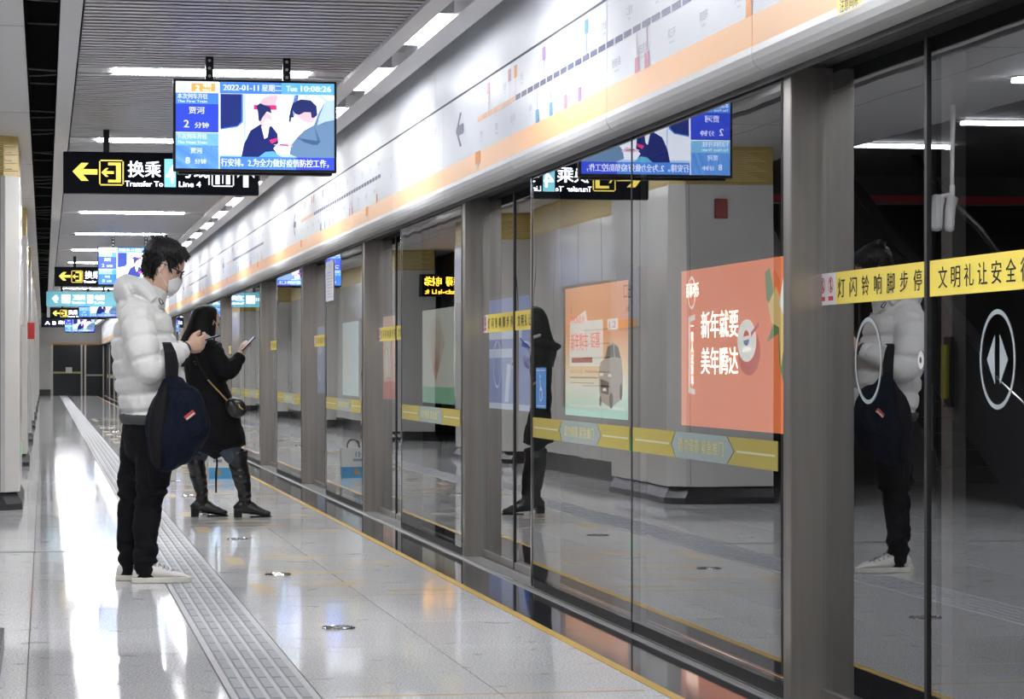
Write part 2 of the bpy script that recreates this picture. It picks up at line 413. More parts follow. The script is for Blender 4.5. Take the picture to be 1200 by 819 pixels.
# ------------------------------------------------------------------ header above the screen doors
wr = MB(); wr.box(2.33, 2.75, Y0, Y1, 2.105, 3.3)
wall_r = struct(wr.build('wall_right', mat('header_body', (.10, .10, .10), .5)))
def copies(first, mesh_parent, n, step, name):
    for k in range(1, n):
        o = place(bpy.data.objects.new(name, first.data), mesh_parent); o.location = first.location + V((0, step * k, 0))
G = 2.28; ys = 8.42 - 7 * G; NP = 52
m = MB(); m.box(XH, 2.34, .003, G - .003, 2.262, 2.622); o = m.build('header_panel', M_white, wall_r, bevel=.002); o.location = (0, ys, 0); copies(o, wall_r, NP, G, 'header_panel')
m = MB(); m.box(XH, 2.34, .002, 2 * G - .002, 2.634, 2.97); o = m.build('upper_panel', M_white, wall_r, bevel=.002); o.location = (0, ys + .3, 0); copies(o, wall_r, NP // 2, 2 * G, 'upper_panel')
m = MB(); m.box(XH - .001, 2.34, .003, G - .003, 2.158, 2.262); o = m.build('orange_band', M_orange, wall_r); o.location = (0, ys, 0); copies(o, wall_r, NP, G, 'orange_band')
prof = [(2.345, 2.158), (2.289, 2.158), (2.287, 2.135), (2.292, 2.112), (2.303, 2.094), (2.322, 2.082), (2.345, 2.080), (2.39, 2.080), (2.39, 2.11), (2.345, 2.11)]
m = MB(); m.prism(prof, 'y', .004, G - .004); o = m.build('header_lip', M_lip, wall_r, smooth=False, fix=True); o.location = (0, ys, 0); copies(o, wall_r, NP, G, 'header_lip')
MB().box(2.39, 2.40, Y0, Y1, 2.06, 2.11).box(2.57, 2.60, Y0, Y1, 2.02, 2.11).build('soffit_rail', M_seal, wall_r)

# flat prints on the header: route map with arrow, stations and interchange squares
ST = ['贾河', '毛庄', '黄庄', '金洼', '金达路', '刘庄', '柳林', '沙门', '北三环', '东风路', '关虎屯', '黄河路', '紫荆山', '东大街', '陇海东路', '二里岗', '南五里堡', '花寨', '南三环', '站马屯', '南四环', '十八里河', '沙窝李', '双湖大道']
PY = ['Jiahe', 'Maozhuang', 'Huangzhuang', 'Jinwa', 'Jindalu', 'Liuzhuang', 'Liulin', 'Shamen', 'Beisanhuan', 'Dongfenglu', 'Guanhutun', 'Huanghelu', 'Zijingshan', 'Dongdajie', 'Longhaidonglu', 'Erligang', 'Nanwulibu', 'Huazhai', 'Nansanhuan', 'Zhanmatun', 'Nansihuan', 'Shibalihe', 'Shawoli', 'Shuanghu']
XP = XH - .0015
def route_map(yf):
    """yf = far end of the line; it runs 5.8 m towards the camera at z 2.43"""
    mats = [M_navyink, M_greyink, M_oprint, M_peach, M_blueink, M_pinkink, M_purpink]
    m = MB(); z = 2.435; n = 35; p = .165; far = yf > 50
    for k in range(n):
        m.m = 3 if k < 7 else 0
        m.rect((XP, yf - k * p, z), RX, UP, 0, p * .84, -.013, .013)
    step = n * p / len(ST)
    for k, s_ in enumerate(ST):
        a = yf - (k + .5) * step; up = k % 2; m.m = 1
        if not far:
            m.text(s_, .040, (XP, a, z + (.075 if up else -.105)), RX, UP, align='C')
            m.text(PY[k], .016, (XP, a, z + (.052 if up else -.128)), RX, UP, align='C')
        else: m.rect((XP, a, z + (.075 if up else -.105)), RX, UP, -.05, .05, 0, .03)
    for k, (c, up) in enumerate(((5, 1), (5, 1), (4, 0), (6, 1), (4, 0), (5, 0), (6, 0), (4, 1), (5, 0), (5, 0), (2, 0), (2, 1))):
        a = yf - (.06, .17, .30, .33, .36, .42, .475, .50, .67, .70, .96, .20)[k] * n * p; m.m = c
        zz = z + (.10 if up else -.175)
        m.rect((XP - .0004, a, zz), RX, UP, -.038, .038, 0, .062)
        m.rect((XP, a, z), RX, UP, -.004, .004, 0 if up else -.11, .10 if up else 0)
    # arrow pointing to the direction of travel
    m.m = 0; ya = yf + .62
    m.poly3((XP, ya, z), RX, UP, [(-.14, 0), (.0, .095), (.06, .095), (-.04, .028), (.12, .028), (.12, -.028), (-.04, -.028), (.06, -.095), (.0, -.095)])
    # station information field
    m.m = 1; yi = yf + 2.6
    m.text('107', .12, (XP, yi, z - .02), RX, UP, align='C'); m.text('Shamen', .035, (XP, yi, z - .09), RX, UP, align='C')
    m.text('下一站', .05, (XP, yi - 1.0, z + .06), RX, UP, align='C'); m.text('Next Stop', .025, (XP, yi - 1.0, z + .02), RX, UP, align='C')
    m.text('沙门', .05, (XP, yi - 1.0, z - .06), RX, UP, align='C'); m.text('Shamen', .025, (XP, yi - 1.0, z - .10), RX, UP, align='C')
    m.text('上一站', .035, (XP, yi + 1.0, z + .06), RX, UP, align='C'); m.text('开往', .035, (XP, yi + 1.0, z - .06), RX, UP, align='C')
    m.build('route_map', mats, wall_r)
for k in range(7): route_map(14.0 + 9.92 * k)
def drop_tag(yy):
    m = MB(); m.m = 0; m.rect((XP - .001, yy, 2.2), RX, UP, -.08, .08, .0, .065)
    m.m = 1; m.poly3((XP - .001, yy, 2.2), RX, UP, [(-.04, 0), (.04, 0), (0, -.035)])
    m.build('door_number', [M_oprint, mat('pale_tag', (.7, .68, .5), .5)], wall_r)
for k in range(14): drop_tag(14.0 + 4.95 * k)
m = MB(); m.m = 0; m.rect((XP - .001, 7.35, 2.13), RX, UP, -.12, .12, .0, .06); m.m = 1; m.text('注意间隙', .045, (XP - .002, 7.35, 2.14), RX, UP, align='C')
m.build('gap_sticker', [M_tagy, M_ink], wall_r)

# ------------------------------------------------------------------ platform screen doors (sliding leaves) and fixed panes
P_LIST = [-1.35, 3.57, 8.49, 15.33, 20.25, 25.17, 30.09, 36.93, 41.85, 46.77, 51.69, 58.53, 63.45, 68.37, 73.29, 80.13, 85.05, 89.97, 94.89, 101.7, 106.6]
OPEN = 2.30
def leaf_decal(par, ya, yb, first):
    """sticker across one leaf; ya far edge, yb near edge. first leaf: warning icons + text"""
    x = XD - .0085; z0, z1 = 1.308, 1.412
    m = MB(); w = ya - yb
    m.m = 1 if first else 0
    a = .0
    if first:
        m.rect((x, ya, 0), RX, UP, 0, .20, z0, z1); a = .20
        for q in (.055, .145):
            m.m = 3; m.ring((x - .0006, ya, 0), RX, UP, q, z0 + .065, .026, .021, n=20)
            m.poly3((x - .0006, ya, 0), RX, UP, [(q - .02, z0 + .083), (q - .016, z0 + .087), (q + .02, z0 + .047), (q + .016, z0 + .043)])
            m.rect((x - .0006, ya, 0), RX, UP, q - .026, q + .026, z0 + .014, z0 + .028)
            m.m = 2; m.disc((x - .0004, ya, 0), RX, UP, q, z0 + .078, .006, n=10); m.rect((x - .0004, ya, 0), RX, UP, q - .005, q + .005, z0 + .048, z0 + .070)
    m.m = 0; m.rect((x, ya, 0), RX, UP, a, w, z0, z1)
    m.m = 2; s_ = '灯闪铃响脚步停' if first else '文明礼让安全行'
    sp = (w - a) / 7 if first else .108
    if not first: a = .06
    for i, c in enumerate(s_):
        m.text(c, .068, (x - .001, ya - a - sp * (i + .5), z0 + .026), RX, UP, bold=.012, align='C', wid=.075)
    m.build('warning_sticker', [M_tagy, M_tagw, M_ink, M_red], par)
    # ring with two arrow heads
    m = MB(); c = (w) / 2 if first else .55; o = (x, ya, 1.125)
    m.ring(o, RX, UP, c, 0, .135, .122, n=40)
    if not first:
        m.poly3(o, RX, UP, [(c - .08, 0), (c - .018, .068), (c - .018, -.068)]); m.poly3(o, RX, UP, [(c + .08, 0), (c + .018, -.068), (c + .018, .068)])
    m.build('opening_symbol', M_wfilm, par)
def door(k, P):
    d = struct(empty('door_%d' % k, (0, P, 0)))
    d['label'] = 'glass platform screen door, %s opening from the camera' % ORD[k - 1]
    mid = -1.145
    for (a, b, first) in ((-.035, mid + .012, 1), (mid - .012, -OPEN + .02, 0)):
        MB().box(XD - .007, XD + .007, b, a, .03, 2.06).build('glass_leaf', M_glass, d)
        leaf_decal(d, a - .01, b + .008 if first else b + .01, first)
        MB().box(XD - .012, XD + .012, b, a, .008, .045).build('bottom_rail', M_steel, d)
    MB().box(XD - .014, XD + .014, mid - .012, mid + .012, .01, 2.06).build('centre_seal', M_seal, d)
    MB().box(XD - .014, XD + .016, -.04, -.012, .01, 2.06).build('side_seal', M_seal, d)
    m = MB(); m.disc((XD - .009, mid + .055, 1.125), RX, UP, 0, 0, .027, n=20); m.build('lock_cover', mat('lock_white', (.7, .7, .7), .4), d)
    m = MB(); m.disc((XD - .0105, mid + .055, 1.125), RX, UP, 0, 0, .010, n=12); m.build('key_hole', M_ink, d)
    return d
d0 = door(1, P_LIST[0])
for k, P in enumerate(P_LIST[1:], 2):
    d = copy_tree(d0); d.name = 'door_%d' % k; d.location.y = P
    d['label'] = 'glass platform screen door, %s opening from the camera' % ORD[k - 1]
def push_band(par, y0, y1):
    """translucent yellow band with a pale arrow-ended field; y0 near, y1 far"""
    x = XG - .0085; w = y1 - y0; m = MB(); O = (x, y1, 0); a0, a1 = w * .34, w * .70; z0, z1 = .758, .858
    m.m = 0; zc = (z0 + z1) / 2
    m.poly3(O, RX, UP, [(0, z0), (a0 - .05, z0), (a0, z0 + .0), (a0 - .07, zc), (a0, z1), (0, z1)])
    m.poly3(O, RX, UP, [(a1, z0), (w, z0), (w, z1), (a1, z1), (a1 + .10, zc)])
    m.m = 1; m.poly3(O, RX, UP, [(a0 + .012, z0), (a1 - .012, z0), (a1 + .088, zc), (a1 - .012, z1), (a0 + .012, z1), (a0 - .058, zc)])
    m.m = 2; m.rect((x - .001, y1, 0), RX, UP, .05, a0 - .1, zc - .004, zc + .004); m.rect((x - .001, y1, 0), RX, UP, a1 + .13, w - .03, zc - .004, zc + .004)
    m.m = 3; m.text('请勿倚靠 紧急推门', .056, (x - .0012, y1 - (a0 + a1) / 2, z0 + .030), RX, UP, align='C', wid=(a1 - a0) * .86)
    m.build('push_band', [M_yfilm, M_pfilm, mat('pale_line', (.62, .63, .45), .5), mat('band_lettering', (.74, .66, .20), .5)], par)
def fixed(k, ya, yb, nsplit):
    """fixed panes from the jamb at ya (near door's far side) to yb (next door's near edge)"""
    wd = struct(empty('window_%d' % k, (0, 0, 0)))
    wd['label'] = 'fixed glass bay beyond the %s door opening' % ORD[k - 1]
    MB().box(XG, XD + .03, ya - .09, ya - .002, 0, 2.09).build('jamb_post', M_steel, wd, bevel=.004)
    MB().box(XG, XD + .02, yb, yb + .05, 0, 2.09).build('end_post', M_steel, wd, bevel=.003)
    MB().box(XG - .010, XG - .001, yb + .008, yb + .032, .01, 2.09).build('bright_trim', M_steelb, wd)
    MB().box(XG, XG + .03, ya, yb, .003, .05).box(XG, XG + .03, ya, yb, 2.06, 2.10).build('pane_rail', M_seal, wd)
    cuts = [ya] + [ya + (yb - ya) * i / nsplit for i in range(1, nsplit)] + [yb + .012]
    for i in range(nsplit):
        MB().box(XG - .006, XG + .006, cuts[i] + .004, cuts[i + 1] - .012, .05, 2.08).build('glass_pane', M_glass, wd)
        push_band(wd, cuts[i] + .03, cuts[i + 1] - .03)
        if i: 
            MB().box(XG - .008, XG + .03, cuts[i] - .012, cuts[i] + .004, .0, 2.09).build('mullion', M_seal, wd)
            MB().box(XG + .012, XG + .06, cuts[i] + .006, cuts[i] + .05, .0, 2.09).build('mullion_post', M_steel, wd)
    return wd
for k in range(len(P_LIST) - 1):
    ya, yb = P_LIST[k], P_LIST[k + 1] - OPEN
    wd = fixed(k + 1, ya, yb, 2 if yb - ya > 3.5 else 1)
    if k == 2:
        m = MB(); m.m = 0; m.rect((XG - .009, 12.92, 0), RX, UP, 0, .27, .905, 1.105)
        m.m = 1
        O = (XG - .0096, 12.92, 0); m.ring(O, RX, UP, .13, .975, .036, .028, n=20); m.disc(O, RX, UP, .115, 1.062, .011, n=12)
        m.poly3(O, RX, UP, [(.108, 1.045), (.124, 1.045), (.130, 1.005), (.165, 1.003), (.185, .955), (.173, .950), (.156, .991), (.112, .993)])
        m.rect(O, RX, UP, .015, .255, .915, .919); m.rect(O, RX, UP, .015, .255, 1.09, 1.094)
        m.build('wheelchair_sticker', [M_bluest, M_tagw], wd)
    if k == 4:      # white paper notice on the pane near the woman
        m = MB(); m.m = 0; m.box(XG - .012, XG - .009, 22.25, 22.85, 1.68, 2.02)
        m.m = 1
        for q in range(9): m.rect((XG - .0125, 22.8, 0), RX, UP, .04 + (q % 2) * .05, .5 - (q % 3) * .06, 1.71 + q * .026, 1.718 + q * .026)
        m.text('乘客须知', .045, (XG - .013, 22.55, 1.95), RX, UP, align='C')
        m.build('paper_notice', [mat('notice_paper', (.62, .63, .72), .6), M_greyink], wd)
for P in P_LIST[2:12]: boarding(P)
# steel post with a yellow release handle behind the nearest sliding leaf
po = empty('release_post', (2.80, 7.92, -1.1), label='steel trackside post with yellow release latch behind nearest glass door', cat='post')
MB().box(0, .045, 0, .10, 0, 3.2).build('post', mat('pink_steel', (.52, .44, .46), .35, .6), po)
MB().box(-.012, .0, -.02, .045, 2.02 + .06, 2.30).build('latch_plate', M_blackp, po)
MB().box(-.026, -.012, -.012, .035, 2.105, 2.275).build('latch_handle', mat('latch_yellow', (.55, .46, .03), .4), po, bevel=.004)

# ------------------------------------------------------------------ track side
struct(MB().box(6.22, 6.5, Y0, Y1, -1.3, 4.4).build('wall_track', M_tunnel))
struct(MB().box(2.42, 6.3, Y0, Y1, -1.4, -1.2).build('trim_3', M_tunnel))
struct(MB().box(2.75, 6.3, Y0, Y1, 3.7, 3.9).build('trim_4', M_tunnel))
def emis(name, col, s=1.0): return mat(name, col, .5, emit=s, ecol=col, spec=.2)
AD = 1.2
def grad_mat(name, c0, c1, z0, z1, s=AD):
    m = bpy.data.materials.new(name); m.use_nodes = True; nt = m.node_tree; b = nt.nodes['Principled BSDF']
    tc = nt.nodes.new('ShaderNodeTexCoord'); sx = nt.nodes.new('ShaderNodeSeparateXYZ'); mr = nt.nodes.new('ShaderNodeMapRange')
    mr.inputs[1].default_value = z0; mr.inputs[2].default_value = z1
    cr = nt.nodes.new('ShaderNodeValToRGB'); cr.color_ramp.elements[0].color = (*c0, 1); cr.color_ramp.elements[1].color = (*c1, 1)
    nt.links.new(tc.outputs['Object'], sx.inputs[0]); nt.links.new(sx.outputs[2], mr.inputs[0]); nt.links.new(mr.outputs[0], cr.inputs[0])
    nt.links.new(cr.outputs[0], b.inputs['Emission Color']); nt.links.new(cr.outputs[0], b.inputs['Base Color']); b.inputs['Emission Strength'].default_value = s
    return m
def light_box(y0, y1, label):
    o = empty('light_box', (6.20, y1, .55), label=label, cat='advert', group='backlit adverts on the far track wall')
    MB().box(-.06, .02, -(y1 - y0) - .05, .05, -.05, 1.55).build('frame', M_blackp, o)
    return o
# orange drinks advert
W = 4.3; o = light_box(20.9, 25.2, 'orange backlit new year drinks advert on track wall')
A = (-.062, 0, 0)
m = MB(); m.rect(A, RX, UP, 0, W, 0, 1.5); m.build('poster', emis('ad_orange', (1.0, .25, .10), 1.25), o)
m = MB(); A2 = (-.064, 0, 0)
m.m = 0
m.text('新年就要', .27, (-.064, -.80, .86), RX, UP, bold=.03, wid=1.35); m.text('美年腾达', .27, (-.064, -.80, .52), RX, UP, bold=.03, wid=1.35)
m.ring(A2, RX, UP, .42, 1.28, .16, .13, n=24); m.text('百事可乐', .15, (-.064, -.20, 1.25), RX, UP, bold=.03, wid=.5)
m.poly3(A2, RX, UP, [(.30, .32), (.56, .30), (.56, .35), (.36, .37), (.36, 1.00), (.56, 1.02), (.56, 1.07), (.30, 1.05)])
for q, c in enumerate('一家人过新年'): m.text(c, .11, (-.065, -.40, .92 - q * .105), RX, UP, bold=.03)
m.disc(A2, RX, UP, 2.45, .80, .32, .0, q2=.19)
m.text('百事可乐', .05, (-.070, -2.3, .70), RX, UP, wid=.3)
m.m = 1; m.disc((-.0625, 0, 0), RX, UP, 2.52, .70, .38, q2=.21)
arc = lambda a0, a1, cz: [(2.45 + .10 * math.cos(a0 + (a1 - a0) * i / 10), cz + .062 * math.sin(a0 + (a1 - a0) * i / 10)) for i in range(11)]
m.poly3((-.068, 0, 0), RX, UP, arc(.25, PI - .05, .83))
m.m = 5; m.poly3((-.068, 0, 0), RX, UP, arc(PI + .25, 2 * PI - .05, .815))
m.m = 2; m.poly3((-.066, 0, 0), RX, UP, [(2.6, .87), (2.86, .96), (2.86, .92), (2.6, .83)])
m.m = 3; m.poly3((-.063, 0, 0), RX, UP, [(3.05, 1.38), (3.2, 1.42), (3.35, 1.2), (3.75, .92), (3.7, .35), (3.5, .60), (3.48, .85), (3.12, .78), (3.4, 1.0), (3.1, 1.15)])
m.m = 4; m.poly3((-.0635, 0, 0), RX, UP, [(3.15, 1.1), (3.4, 1.25), (3.7, 1.02), (4.0, 1.1), (4.0, .9), (3.75, .92), (3.55, .55), (3.5, .9), (3.25, .95)])
m.m = 0; m.poly3((-.0645, 0, 0), RX, UP, [(3.5, 1.1), (3.65, 1.35), (4.1, 1.3), (4.15, 1.0), (3.8, .9)])
m.m = 2; m.poly3((-.0642, 0, 0), RX, UP, [(3.75, .6), (4.0, .9), (4.1, .5), (3.9, .2)])
m.build('artwork', [emis('ad_white', (1, .95, .9), 1.2), emis('ad_red', (.80, .10, .05), 1), emis('ad_magenta', (.7, .08, .2), 1), emis('ad_green', (.22, .36, .14), .9), emis('ad_yellow', (1, .66, .28), 1.1), emis('ad_deepblue', (.03, .08, .40), .9)], o)
# car advert
W = 3.45; o = light_box(27.6, 31.05, 'orange to white backlit car advert on track wall')
MB().rect(A, RX, UP, 0, W, 0, 1.5).build('poster', grad_mat('ad_car_ground', (.35, .85, .68), (1, .32, .08), 0, .01), o)
cm = MATS.get('x') or bpy.data.materials['ad_car_ground']
cr = [n for n in cm.node_tree.nodes if n.type == 'VALTORGB'][0].color_ramp; mr = [n for n in cm.node_tree.nodes if n.type == 'MAP_RANGE'][0]
mr.inputs[1].default_value = 0; mr.inputs[2].default_value = 1.5
cr.elements[0].position = .0; cr.elements[0].color = (.42, .86, .70, 1); cr.elements[1].position = .62; cr.elements[1].color = (1, .36, .12, 1)
e = cr.elements.new(.22); e.color = (.92, .95, .85, 1); e = cr.elements.new(.38); e.color = (1, .72, .42, 1)
m = MB(); m.m = 0
m.poly3(A2, RX, UP, [(.25, .58), (2.15, .58), (2.15, 1.10), (1.3, 1.10), (1.2, 1.22), (.3, 1.10)])
m.rect(A2, RX, UP, 2.4, 2.95, .98, 1.10); m.rect(A2, RX, UP, .2, 3.3, .10, .13)
m.m = 1; m.text('新年购车', .22, (-.066, -.35, .78), RX, UP, bold=.02, wid=1.0); m.text('钜惠', .2, (-.066, -1.5, .80), RX, UP, bold=.02, wid=.5)
m.rect((-.066, 0, 0), RX, UP, .4, 1.6, .62, .68); m.text('THUNSUV', .12, (-.066, -.35, 1.08), RX, UP, bold=.02, wid=.8); m.text('1.2', .10, (-.066, -2.5, 1.00), RX, UP, wid=.35)
m.m = 2; m.rect(A2, RX, UP, .3, 1.9, .44, .455); m.rect(A2, RX, UP, .3, 1.7, .38, .39); m.text('诚邀品鉴 尊享好礼', .05, (-.066, -.3, .50), RX, UP, wid=1.6)
# front three-quarter car picture
m.m = 3; m.poly3((-.067, 0, 0), RX, UP, [(1.98, .30), (1.95, .50), (2.05, .62), (2.25, .66), (2.4, .80), (2.7, .84), (3.0, .80), (3.15, .66), (3.22, .50), (3.2, .28), (3.05, .20), (2.6, .12), (2.1, .18)])
m.m = 4; m.poly3((-.0675, 0, 0), RX, UP, [(2.28, .66), (2.44, .79), (2.72, .82), (2.78, .68)]); m.poly3((-.0675, 0, 0), RX, UP, [(2.82, .68), (2.78, .81), (2.98, .78), (3.1, .66)])
m.poly3((-.0675, 0, 0), RX, UP, [(2.05, .44), (2.50, .40), (2.48, .26), (2.08, .28)]); m.disc((-.0675, 0, 0), RX, UP, 2.62, .20, .10, q2=.09); m.disc((-.0675, 0, 0), RX, UP, 3.12, .30, .07, q2=.09); m.disc((-.0675, 0, 0), RX, UP, 2.05, .19, .06, q2=.06)
m.m = 0; m.rect((-.068, 0, 0), RX, UP, 2.0, 2.2, .47, .50); m.rect((-.068, 0, 0), RX, UP, 2.45, 2.62, .46, .49); m.rect((-.068, 0, 0), RX, UP, 2.18, 2.36, .30, .335)
m.build('artwork', [emis('ad_white', (1, .95, .9), 1.2), emis('ad_redtext', (.72, .16, .10), .8), emis('ad_brown', (.75, .45, .25), .8), emis('ad_silver', (.55, .46, .42), 1.0), emis('ad_dark', (.10, .085, .075), .6)], o)
def simple_ad(y0, y1, label, base, shapes):
    o = light_box(y0, y1, label); MB().rect(A, RX, UP, 0, y1 - y0, 0, 1.5).build('poster', base, o)
    m = MB(); ms = []
    for i, (mt, pts) in enumerate(shapes):
        ms.append(mt); m.m = i
        for q in pts: m.poly3((-.063 - .0005 * i, 0, 0), RX, UP, q)
    m.build('artwork', ms, o)
simple_ad(33.4, 36.9, 'blue backlit advert with white lines on track wall', emis('ad_blue', (.10, .20, .62), .9),
          [(emis('ad_paleblue', (.62, .70, .95), .9), [[(.3, .95), (2.9, .95), (2.9, 1.1), (.3, 1.1)], [(.3, .70), (2.2, .70), (2.2, .82), (.3, .82)], [(1.6, .1), (1.9, .1), (2.1, .6), (1.8, .62)], [(0, 0), (3.5, 0), (3.5, .08), (0, .08)]])])
fl_ = []
for k in range(14):
    a = -.9 + k * .14; fl_.append([(1.7, .35), (1.75, .35), (1.72 + 1.2 * math.sin(a), .45 + .9 * math.cos(a)), (1.66 + 1.2 * math.sin(a), .47 + .9 * math.cos(a))])
simple_ad(39.7, 43.4, 'pale floral backlit advert with green base on track wall', emis('ad_cream', (.80, .78, .70), .95),
          [(emis('ad_leafgreen', (.35, .66, .45), .9), [[(0, 0), (3.7, 0), (3.7, .26), (0, .26)]]), (emis('ad_branch', (.50, .33, .26), .8), fl_)])
simple_ad(46.2, 49.0, 'pink and red backlit portrait advert on track wall', emis('ad_pink', (.90, .48, .38), .9),
          [(emis('ad_redfoot', (.75, .15, .12), .9), [[(0, 0), (2.8, 0), (2.8, .32), (0, .32)]]), (emis('ad_skin', (.95, .82, .72), .9), [[(.9, .4), (1.8, .4), (1.7, 1.0), (1.5, 1.25), (1.2, 1.25), (1.0, 1.0)]])])
simple_ad(52.2, 55.6, 'pale blue backlit advert with standing figure on track wall', emis('ad_sky', (.55, .72, .78), 1.0),
          [(emis('ad_skin2', (.90, .70, .60), .9), [[(1.0, .3), (1.7, .3), (1.6, 1.1), (1.35, 1.3), (1.1, 1.1)]])])
simple_ad(58.5, 62.0, 'plain blue backlit advert farthest along track wall', emis('ad_blue2', (.25, .40, .75), .8), [(emis('ad_paleblue', (.62, .70, .95), .9), [[(.4, .9), (2.8, .9), (2.8, 1.1), (.4, 1.1)]])])

# ------------------------------------------------------------------ ceiling
ce = struct(MB().box(-9.2, 2.75, Y0, Y1, 3.38, 3.5).build('ceiling', M_dark))
sp = .128
slat = MB(); slat.prism([(.018, .004), (0, -.042), (.004, -.045), (.060, -.045), (.064, -.042), (.046, .004)], 'x', .20, 1.85)
s0 = slat.build('slat', M_slat, ce, fix=True); s0.location = (0, 11.0, ZC + .045)
lamp_y = [16.28 + 4.92 * k for k in range(-4, 19)]
def near_lamp(y): return any(abs(y + .04 - q) < .20 for q in lamp_y)
y = 11.0; n = 0; farb = MB()
while y < Y1:
    y += sp
    if near_lamp(y): continue
    n += 1
    if n < 200:
        o = place(bpy.data.objects.new('slat', s0.data), ce); o.location = (0, y, ZC + .045)
    else: farb.prism([(y + .018, ZC + .049), (y, ZC + .003), (y + .004, ZC), (y + .060, ZC), (y + .064, ZC + .003), (y + .046, ZC + .049)], 'x', .20, 1.85)
y = 11.0
while y > Y0:
    y -= sp
    if not near_lamp(y): farb.prism([(y + .018, ZC + .049), (y, ZC + .003), (y + .004, ZC), (y + .060, ZC), (y + .064, ZC + .003), (y + .046, ZC + .049)], 'x', .20, 1.85)
o = farb.build('slat', M_slat, ce, fix=True); o['kind'] = 'stuff'
# beam beside the slats, the open service slot, the soffit above the columns
struct(MB().box(.080, .185, Y0, Y1, ZC - .035, 3.36).build('trim_5', M_soffit))
for k in range(30):
    pass
for q in (.0775, -.105): MB().box(q, q + .0025, Y0, Y1, ZC + .03, 3.38).build('slot_shade_sheet', M_dark, ce)  # dark sheets stand in for the slot's shade, hiding its white sides
m = MB()
for k in range(0): m.box(-.105, .08, 12 + k * 1.15 + random.uniform(-.3, .3), 12.02 + k * 1.15, ZC + .15 + .1 * random.random(), ZC + .17 + .1 * random.random()) if False else None
hang = MB()
for k in range(46):
    yy = 12 + k * 1.05 + random.uniform(-.3, .3); zz = 3.05 + random.uniform(0, .15); hang.tube([(-.12, yy, zz), (.09, yy + random.uniform(-.05, .05), zz + random.uniform(-.02, .02))], .006, 6)
hang.build('hanger_rod', mat('dull_zinc', (.16, .16, .16), .5, .6), ce)
sof = struct(MB().box(-1.45, -.105, Y0, Y1, ZC, 3.36).build('trim_6', M_soffit))
m = MB()
for k in range(20): m.box(-.60, -.104, 9.4 + k * 4.8, 9.407 + k * 4.8, ZC - .0008, ZC + .0)
m.build('panel_joint', M_ink, sof)
MB().box(-.46, -.455, Y0, Y1, ZC - .0008, ZC).build('long_joint', M_ink, sof)
# cross lamps
for k, yy in enumerate(lamp_y):
    o = empty('ceiling_lamp', (1.0, yy, ZC), label='white strip lamp across slatted ceiling, %s from the near end' % ORD[k], cat='lamp', group='cross strip lamps in the ceiling')
    MB().box(-.80, .85, -.145, .145, .006, .10).build('housing', mat('lamp_housing', (.30, .30, .31), .5), o)
    MB().box(-.585, .60, -.125, .125, -.004, .010).build('diffuser', M_lamp, o)
# cove along the header
cov = struct(MB().box(1.85, 1.958, Y0, Y1, ZC - .02, 3.34).box(2.060, 2.195, Y0, Y1, ZC - .02, 3.34).build('trim_7', mat('cove_white', (.88, .88, .89), .35)))
MB().box(1.95, 2.07, Y0, Y1, 3.12, 3.16).build('cove_top', mat('cove_inside', (.45, .45, .46), .5), cov)
yc = 13.35 - 2.46 * 8; k = 0
while yc < 108:
    o = empty('cove_lamp', (2.009, yc, ZC), label='bright recessed lamp in ceiling trough over doors, %s from the near end' % ORD[k], cat='lamp', group='recessed lamps in the trough over the doors')
    MB().box(-.050, .050, 0, 1.32, .002, .014).build('diffuser', M_cove, o)
    for q in (-.012, 1.32): MB().box(-.050, .050, q, q + .012, 0, .12).build('end_plate', mat('grey_plate', (.36, .36, .37), .5), o)
    MB().prism([(1.36, .14), (1.36, .13), (1.90, .03), (1.90, .05)], 'x', -.02, .05).build('reflector', mat('grey_plate', (.36, .36, .37), .5), o)
    MB().tube([(-.034, 1.38, .03), (-.034, 2.35, .03)], .012, 8).build('tube', mat('grey_tube', (.65, .65, .66), .4), o)
    yc += 2.46; k += 1

# ------------------------------------------------------------------ centre of the platform: columns, walls, hall, stairs
def chamf(x0, x1, y0, y1, c): return [(x0, y0), (x1 - c, y0), (x1, y0 + c), (x1, y1 - c), (x1 - c, y1), (x0, y1)]
def column(k, y0, y1):
    o = struct(empty('column', (0, 0, 0))); o['label'] = 'white panelled column with gold patterned top band, %s from the camera' % ORD[k]
    x1 = -.19; x0 = -1.05
    m = MB(); m.prism(chamf(x0, x1, y0, y1, .11), 'z', .14, 2.60); m.build('cladding', M_colw, o, fix=True, bevel=.006)
    m = MB(); m.prism(chamf(x0, x1 - .012, y0 + .012, y1, .11), 'z', 2.60, ZC); m.build('top_band', M_gold, o, fix=True)
    pat = MB()
    for j in range(16):      # fine gold line work on the band, front and platform side
        z = 2.63 + .016 * j
        pat.rect((-1.0, y0 + .009, 0), (1, 0, 0), UP, .0 + .045 * (j % 5), .80 - .05 * (j % 4), z, z + .005)
        pat.rect((x1 - .009, y0 + .12, 0), LX, UP, .1 * (j % 5), y1 - y0 - .24 - .12 * (j % 4), z, z + .005)
    pat.build('band_pattern', M_goldl, o)
    m = MB(); m.prism(chamf(x0 - .0, x1 + .022, y0 - .022, y1 + .022, .12), 'z', 0, .05); 
    a = chamf(x0, x1 + .022, y0 - .022, y1 + .022, .12); b = chamf(x0, x1 - .03, y0 + .03, y1 - .03, .12); n_ = len(a)
    m.add([(*p, .05) for p in a] + [(*p, .145) for p in b], [tuple(range(n_, 2 * n_))] + [(i, (i + 1) % n_, (i + 1) % n_ + n_, i + n_) for i in range(n_)])
    m.build('plinth', M_base, o, fix=True)
    j = MB(); j.box(-.34, -.336, y0 - .0008, y0 + .001, .15, 2.6).box(x1 - .001, x1 + .0008, (y0 + y1) / 2, (y0 + y1) / 2 + .005, .15, 2.6)
    j.build('panel_joint', M_ink, o)
    return o
